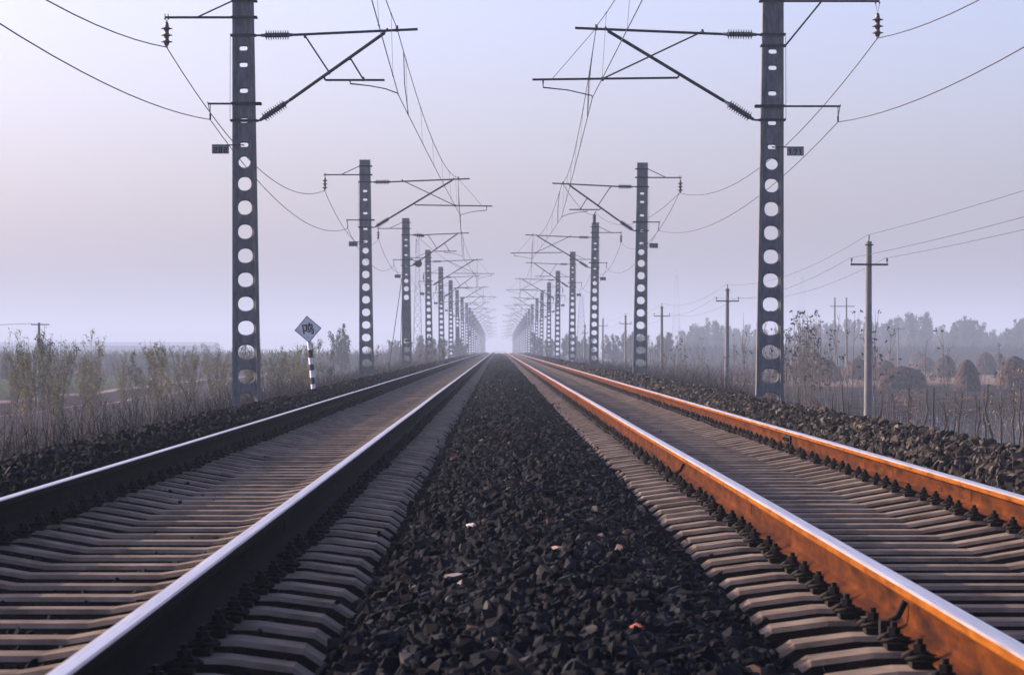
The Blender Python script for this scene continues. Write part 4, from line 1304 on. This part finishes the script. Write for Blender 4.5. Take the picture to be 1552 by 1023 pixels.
def haystack(x, top, base, wpx, k, label):
    h = 3.0
    D = F*h/(base - 527.6); X = (x-755.5)/F*D
    z = float(ground_h(np.array(X), np.array(D)))
    H = (base-top)/F*D; Wd = wpx/F*D/2*1.22
    ratio = (0.55, 0.62, 0.75, 1.25)[k]
    o = bpy.data.objects.new('haystack', HAY[k]); C.objects.link(o)
    o.location = (X, D, z-0.05); o.scale = (Wd/ratio, Wd/ratio, H); o.rotation_euler = (random.uniform(-.05, .05), random.uniform(-.05, .05), random.uniform(0, 6))
    tag(o, label, 'haystack', 'haystacks in the fields')
HL = [(1248, 541, 578, 40, 2, 'brown haystack behind the saplings left of the nearest power pole'),
      (1300, 540, 574, 34, 1, 'haystack directly left of the nearest power pole'),
      (1340, 546, 577, 36, 1, 'haystack directly right of the nearest power pole'),
      (1366, 552, 588, 62, 3, 'wide low haystack mound right of the power pole'),
      (1391, 531, 558, 22, 0, 'small far haystack behind the wide mound'),
      (1404, 540, 564, 26, 1, 'haystack just right of the wide mound'),
      (1432, 537, 572, 28, 0, 'reddish haystack near the stem with the dark tip'),
      (1466, 543, 592, 32, 0, 'tall rounded haystack in the middle of the stacks'),
      (1494, 532, 568, 26, 0, 'bluish hazy haystack behind the tall rounded one'),
      (1512, 536, 562, 24, 1, 'faint haystack between two larger ones near the right edge'),
      (1538, 538, 590, 40, 0, 'large reddish haystack at the right edge of the picture'),
      (1352, 531, 556, 20, 1, 'small hazy haystack behind the wide mound, farther left'),
      (1215, 546, 570, 34, 2, 'pale brown haystack in the gap right of the nearest right pole'),
      (130, 541, 570, 26, 2, 'reddish haystack on the left behind the yellow saplings'),
      (316, 534, 563, 28, 1, 'bluish rounded haystack between the low building and the nearest left pole'),
      (212, 537, 560, 34, 2, 'hazy haystack in the middle of the left field'),
      (8, 536, 574, 30, 1, 'dull haystack at the left edge of the picture'),
      (345, 536, 566, 24, 0, 'hazy haystack touching the nearest left pole')]
for a in HL: haystack(*a)

# ------------------------------------------------------------------ far trees and buildings
def tree_mesh(seed, shape):
    rr = random.Random(seed)
    mb = MB()
    mb.tube([(0, 0, -0.1), (rr.gauss(0, .02), 0, 0.3), (rr.gauss(0, .03), 0, 0.75)], [0.022, 0.016, 0.006], 6)
    blobs = []
    npl = 3 if shape == 'tall' else 7
    for q in range(npl):                        # upright plumes of different height, as on poplars and elms
        cx_, cy_ = (rr.gauss(0, 0.05), rr.gauss(0, 0.05)) if shape == 'tall' else (rr.uniform(-0.24, 0.24), rr.uniform(-0.24, 0.24))
        topz = rr.uniform(0.78, 0.99) - abs(cx_)*0.7
        z = rr.uniform(0.18, 0.30)
        while z < topz:
            w = 0.075 * (1.15 - z/topz*0.75)
            blobs.append((cx_*(0.6+z*0.5) + rr.gauss(0, w*0.7), cy_*(0.6+z*0.5) + rr.gauss(0, w*0.7), z, w*rr.uniform(0.7, 1.2)))
            z += rr.uniform(0.05, 0.10)
    for b in blobs:
        mb.tube([(0, 0, max(0.15, b[2]-0.25)), (b[0]*0.9, b[1]*0.9, b[2])], [0.007, 0.002], 4, caps=False)
    o = mb.build('trunk', DKBARK); tr = o.data; bpy.data.objects.remove(o)
    P = []; tn = []
    g = np.random.default_rng(seed)
    for b in blobs:
        n = 70
        P.append(np.array(b[:3]) + g.normal(0, 1, (n, 3))*np.array([b[3]*0.5, b[3]*0.5, b[3]*0.8])); tn.append(np.clip(g.normal(rr.uniform(0.2, 0.8), 0.15, n), 0, 1))
    P = np.concatenate(P); V, T = leaf_tris(P, 0.034, 0.011, -0.8)
    o = tri_mesh('crown', V, T, CROWN, np.repeat(np.concatenate(tn), 4)); cr = o.data; bpy.data.objects.remove(o)
    return tr, cr
TREES = [tree_mesh(11+k, 'tall' if k % 2 else 'round') for k in range(8)]
def tree(x, D, top_y, label, group, wide=1.0, k=None):
    X = (x-755.5)/F*D; H = CZ + (527.6-top_y)/F*D
    tr, cr = TREES[k if k is not None else random.randrange(8)]
    root = empty('tree', (X, D, -float(drop(D))), random.uniform(0, 6)); root.scale = (H*wide, H*wide, H)
    tag(root, label, 'tree', group)
    for n_, me in (('trunk', tr), ('crown', cr)):
        o = bpy.data.objects.new(n_, me); C.objects.link(o); o.parent = root
random.seed(3)
prof = [(1035, 490), (1060, 478), (1082, 472), (1105, 485), (1130, 480), (1160, 492), (1200, 488), (1240, 478), (1270, 472), (1300, 470), (1330, 474), (1355, 466), (1380, 458), (1402, 462), (1420, 484), (1440, 484), (1458, 472), (1478, 474), (1500, 496), (1520, 488), (1545, 470), (1552, 466)]
kx = [p[0] for p in prof]; ky = [p[1] for p in prof]
x = 1030
i = 0
while x < 1640:
    ty = float(np.interp(x, kx, ky)) + random.uniform(-3, 7)
    tree(x, random.uniform(680, 880), ty + 4, 'hazy blue grey tree in the tree line beyond the right fields', 'trees beyond the right fields', 1.1 if ty > 470 else 0.95)
    x += random.uniform(6, 11); i += 1
for k in range(16):
    tree(random.uniform(800, 1040), random.uniform(450, 600), random.uniform(497, 512), 'faint hazy tree behind the right row of catenary poles', 'faint trees behind the right poles', 1.2)
for k in range(9):
    tree(random.uniform(585, 700), random.uniform(420, 560), random.uniform(503, 516), 'faint hazy tree behind the left row of catenary poles', 'faint trees behind the left poles', 1.2)
tree(518, 300, 491, 'single hazy tree standing between the whistle sign and the second left pole', '', 0.75, 0)
weeds('far_wood', 'low hazy wood edge closing the right fields', 26000, U(25, 190), Dist(520, 640, 1.0), 2.0, 4.0, CROWN, 0.4, 0.25, 'wood', 0.2, 0.07, 3)
weeds('far_wood', 'low hazy brush at the far end of the left fields', 22000, U(-160, -12), Dist(380, 620, 1.0), 1.2, 3.0, CROWN, 0.5, 0.25, 'wood', 0.2, 0.07, 3)

def low_building():
    D = 1150
    x0 = (-60-755.5)/F*D; x1 = (322-755.5)/F*D
    H = CZ + (527.6-519.5)/F*D
    root = empty('warehouse', ((x0+x1)/2, D, 0)); tag(root, 'long low flat warehouse fading in the haze on the left', 'building')
    W2 = (x1-x0)/2
    wall = MB(); wall.box((-W2, 0, -4), (W2, 30, H-1.2)); 
    wm = noisy('pale_render', [(0.3, (0.30, 0.32, 0.36)), (0.7, (0.38, 0.40, 0.44))], 0.4, 0.8, b=0)
    wo = wall.build('wall', wm, root)
    rf = MB(); rf.add([(-W2-.4, -0.6, H-1.2), (W2+.4, -0.6, H-1.2), (W2+.4, 15, H+0.3), (-W2-.4, 15, H+0.3), (-W2-.4, 30.6, H-1.2), (W2+.4, 30.6, H-1.2)], [(0, 1, 2, 3), (3, 2, 5, 4), (0, 3, 4), (1, 5, 2)])
    rf.build('roof', noisy('blue_grey_sheet_roof', [(0.3, (0.16, 0.20, 0.27)), (0.7, (0.22, 0.27, 0.34))], 0.5, 0.6, b=0), root)
    k = -W2 + 3
    while k < W2 - 3:
        w = MB(); w.box((k, -0.05, 1.4), (k+1.8, 0.02, 2.5)); w.build('window', M['black'], wo); k += 5.5
low_building()

# ------------------------------------------------------------------ haze
def haze():
    mb = MB(); mb.box((-3000, -80, -4.5), (3000, 6000, 42))
    m = bpy.data.materials.new('haze_air'); m.use_nodes = True
    nt = m.node_tree; nt.nodes.clear()
    out = nt.nodes.new('ShaderNodeOutputMaterial'); pv = nt.nodes.new('ShaderNodeVolumePrincipled')
    pv.inputs['Color'].default_value = (0.49, 0.59, 0.75, 1)
    pv.inputs['Density'].default_value = 0.00082
    pv.inputs['Anisotropy'].default_value = 0.1
    nt.links.new(pv.outputs[0], out.inputs['Volume'])
    o = mb.build('haze', m)
    tag(o, 'pale morning haze over the whole line', 'haze', kind='stuff')
haze()
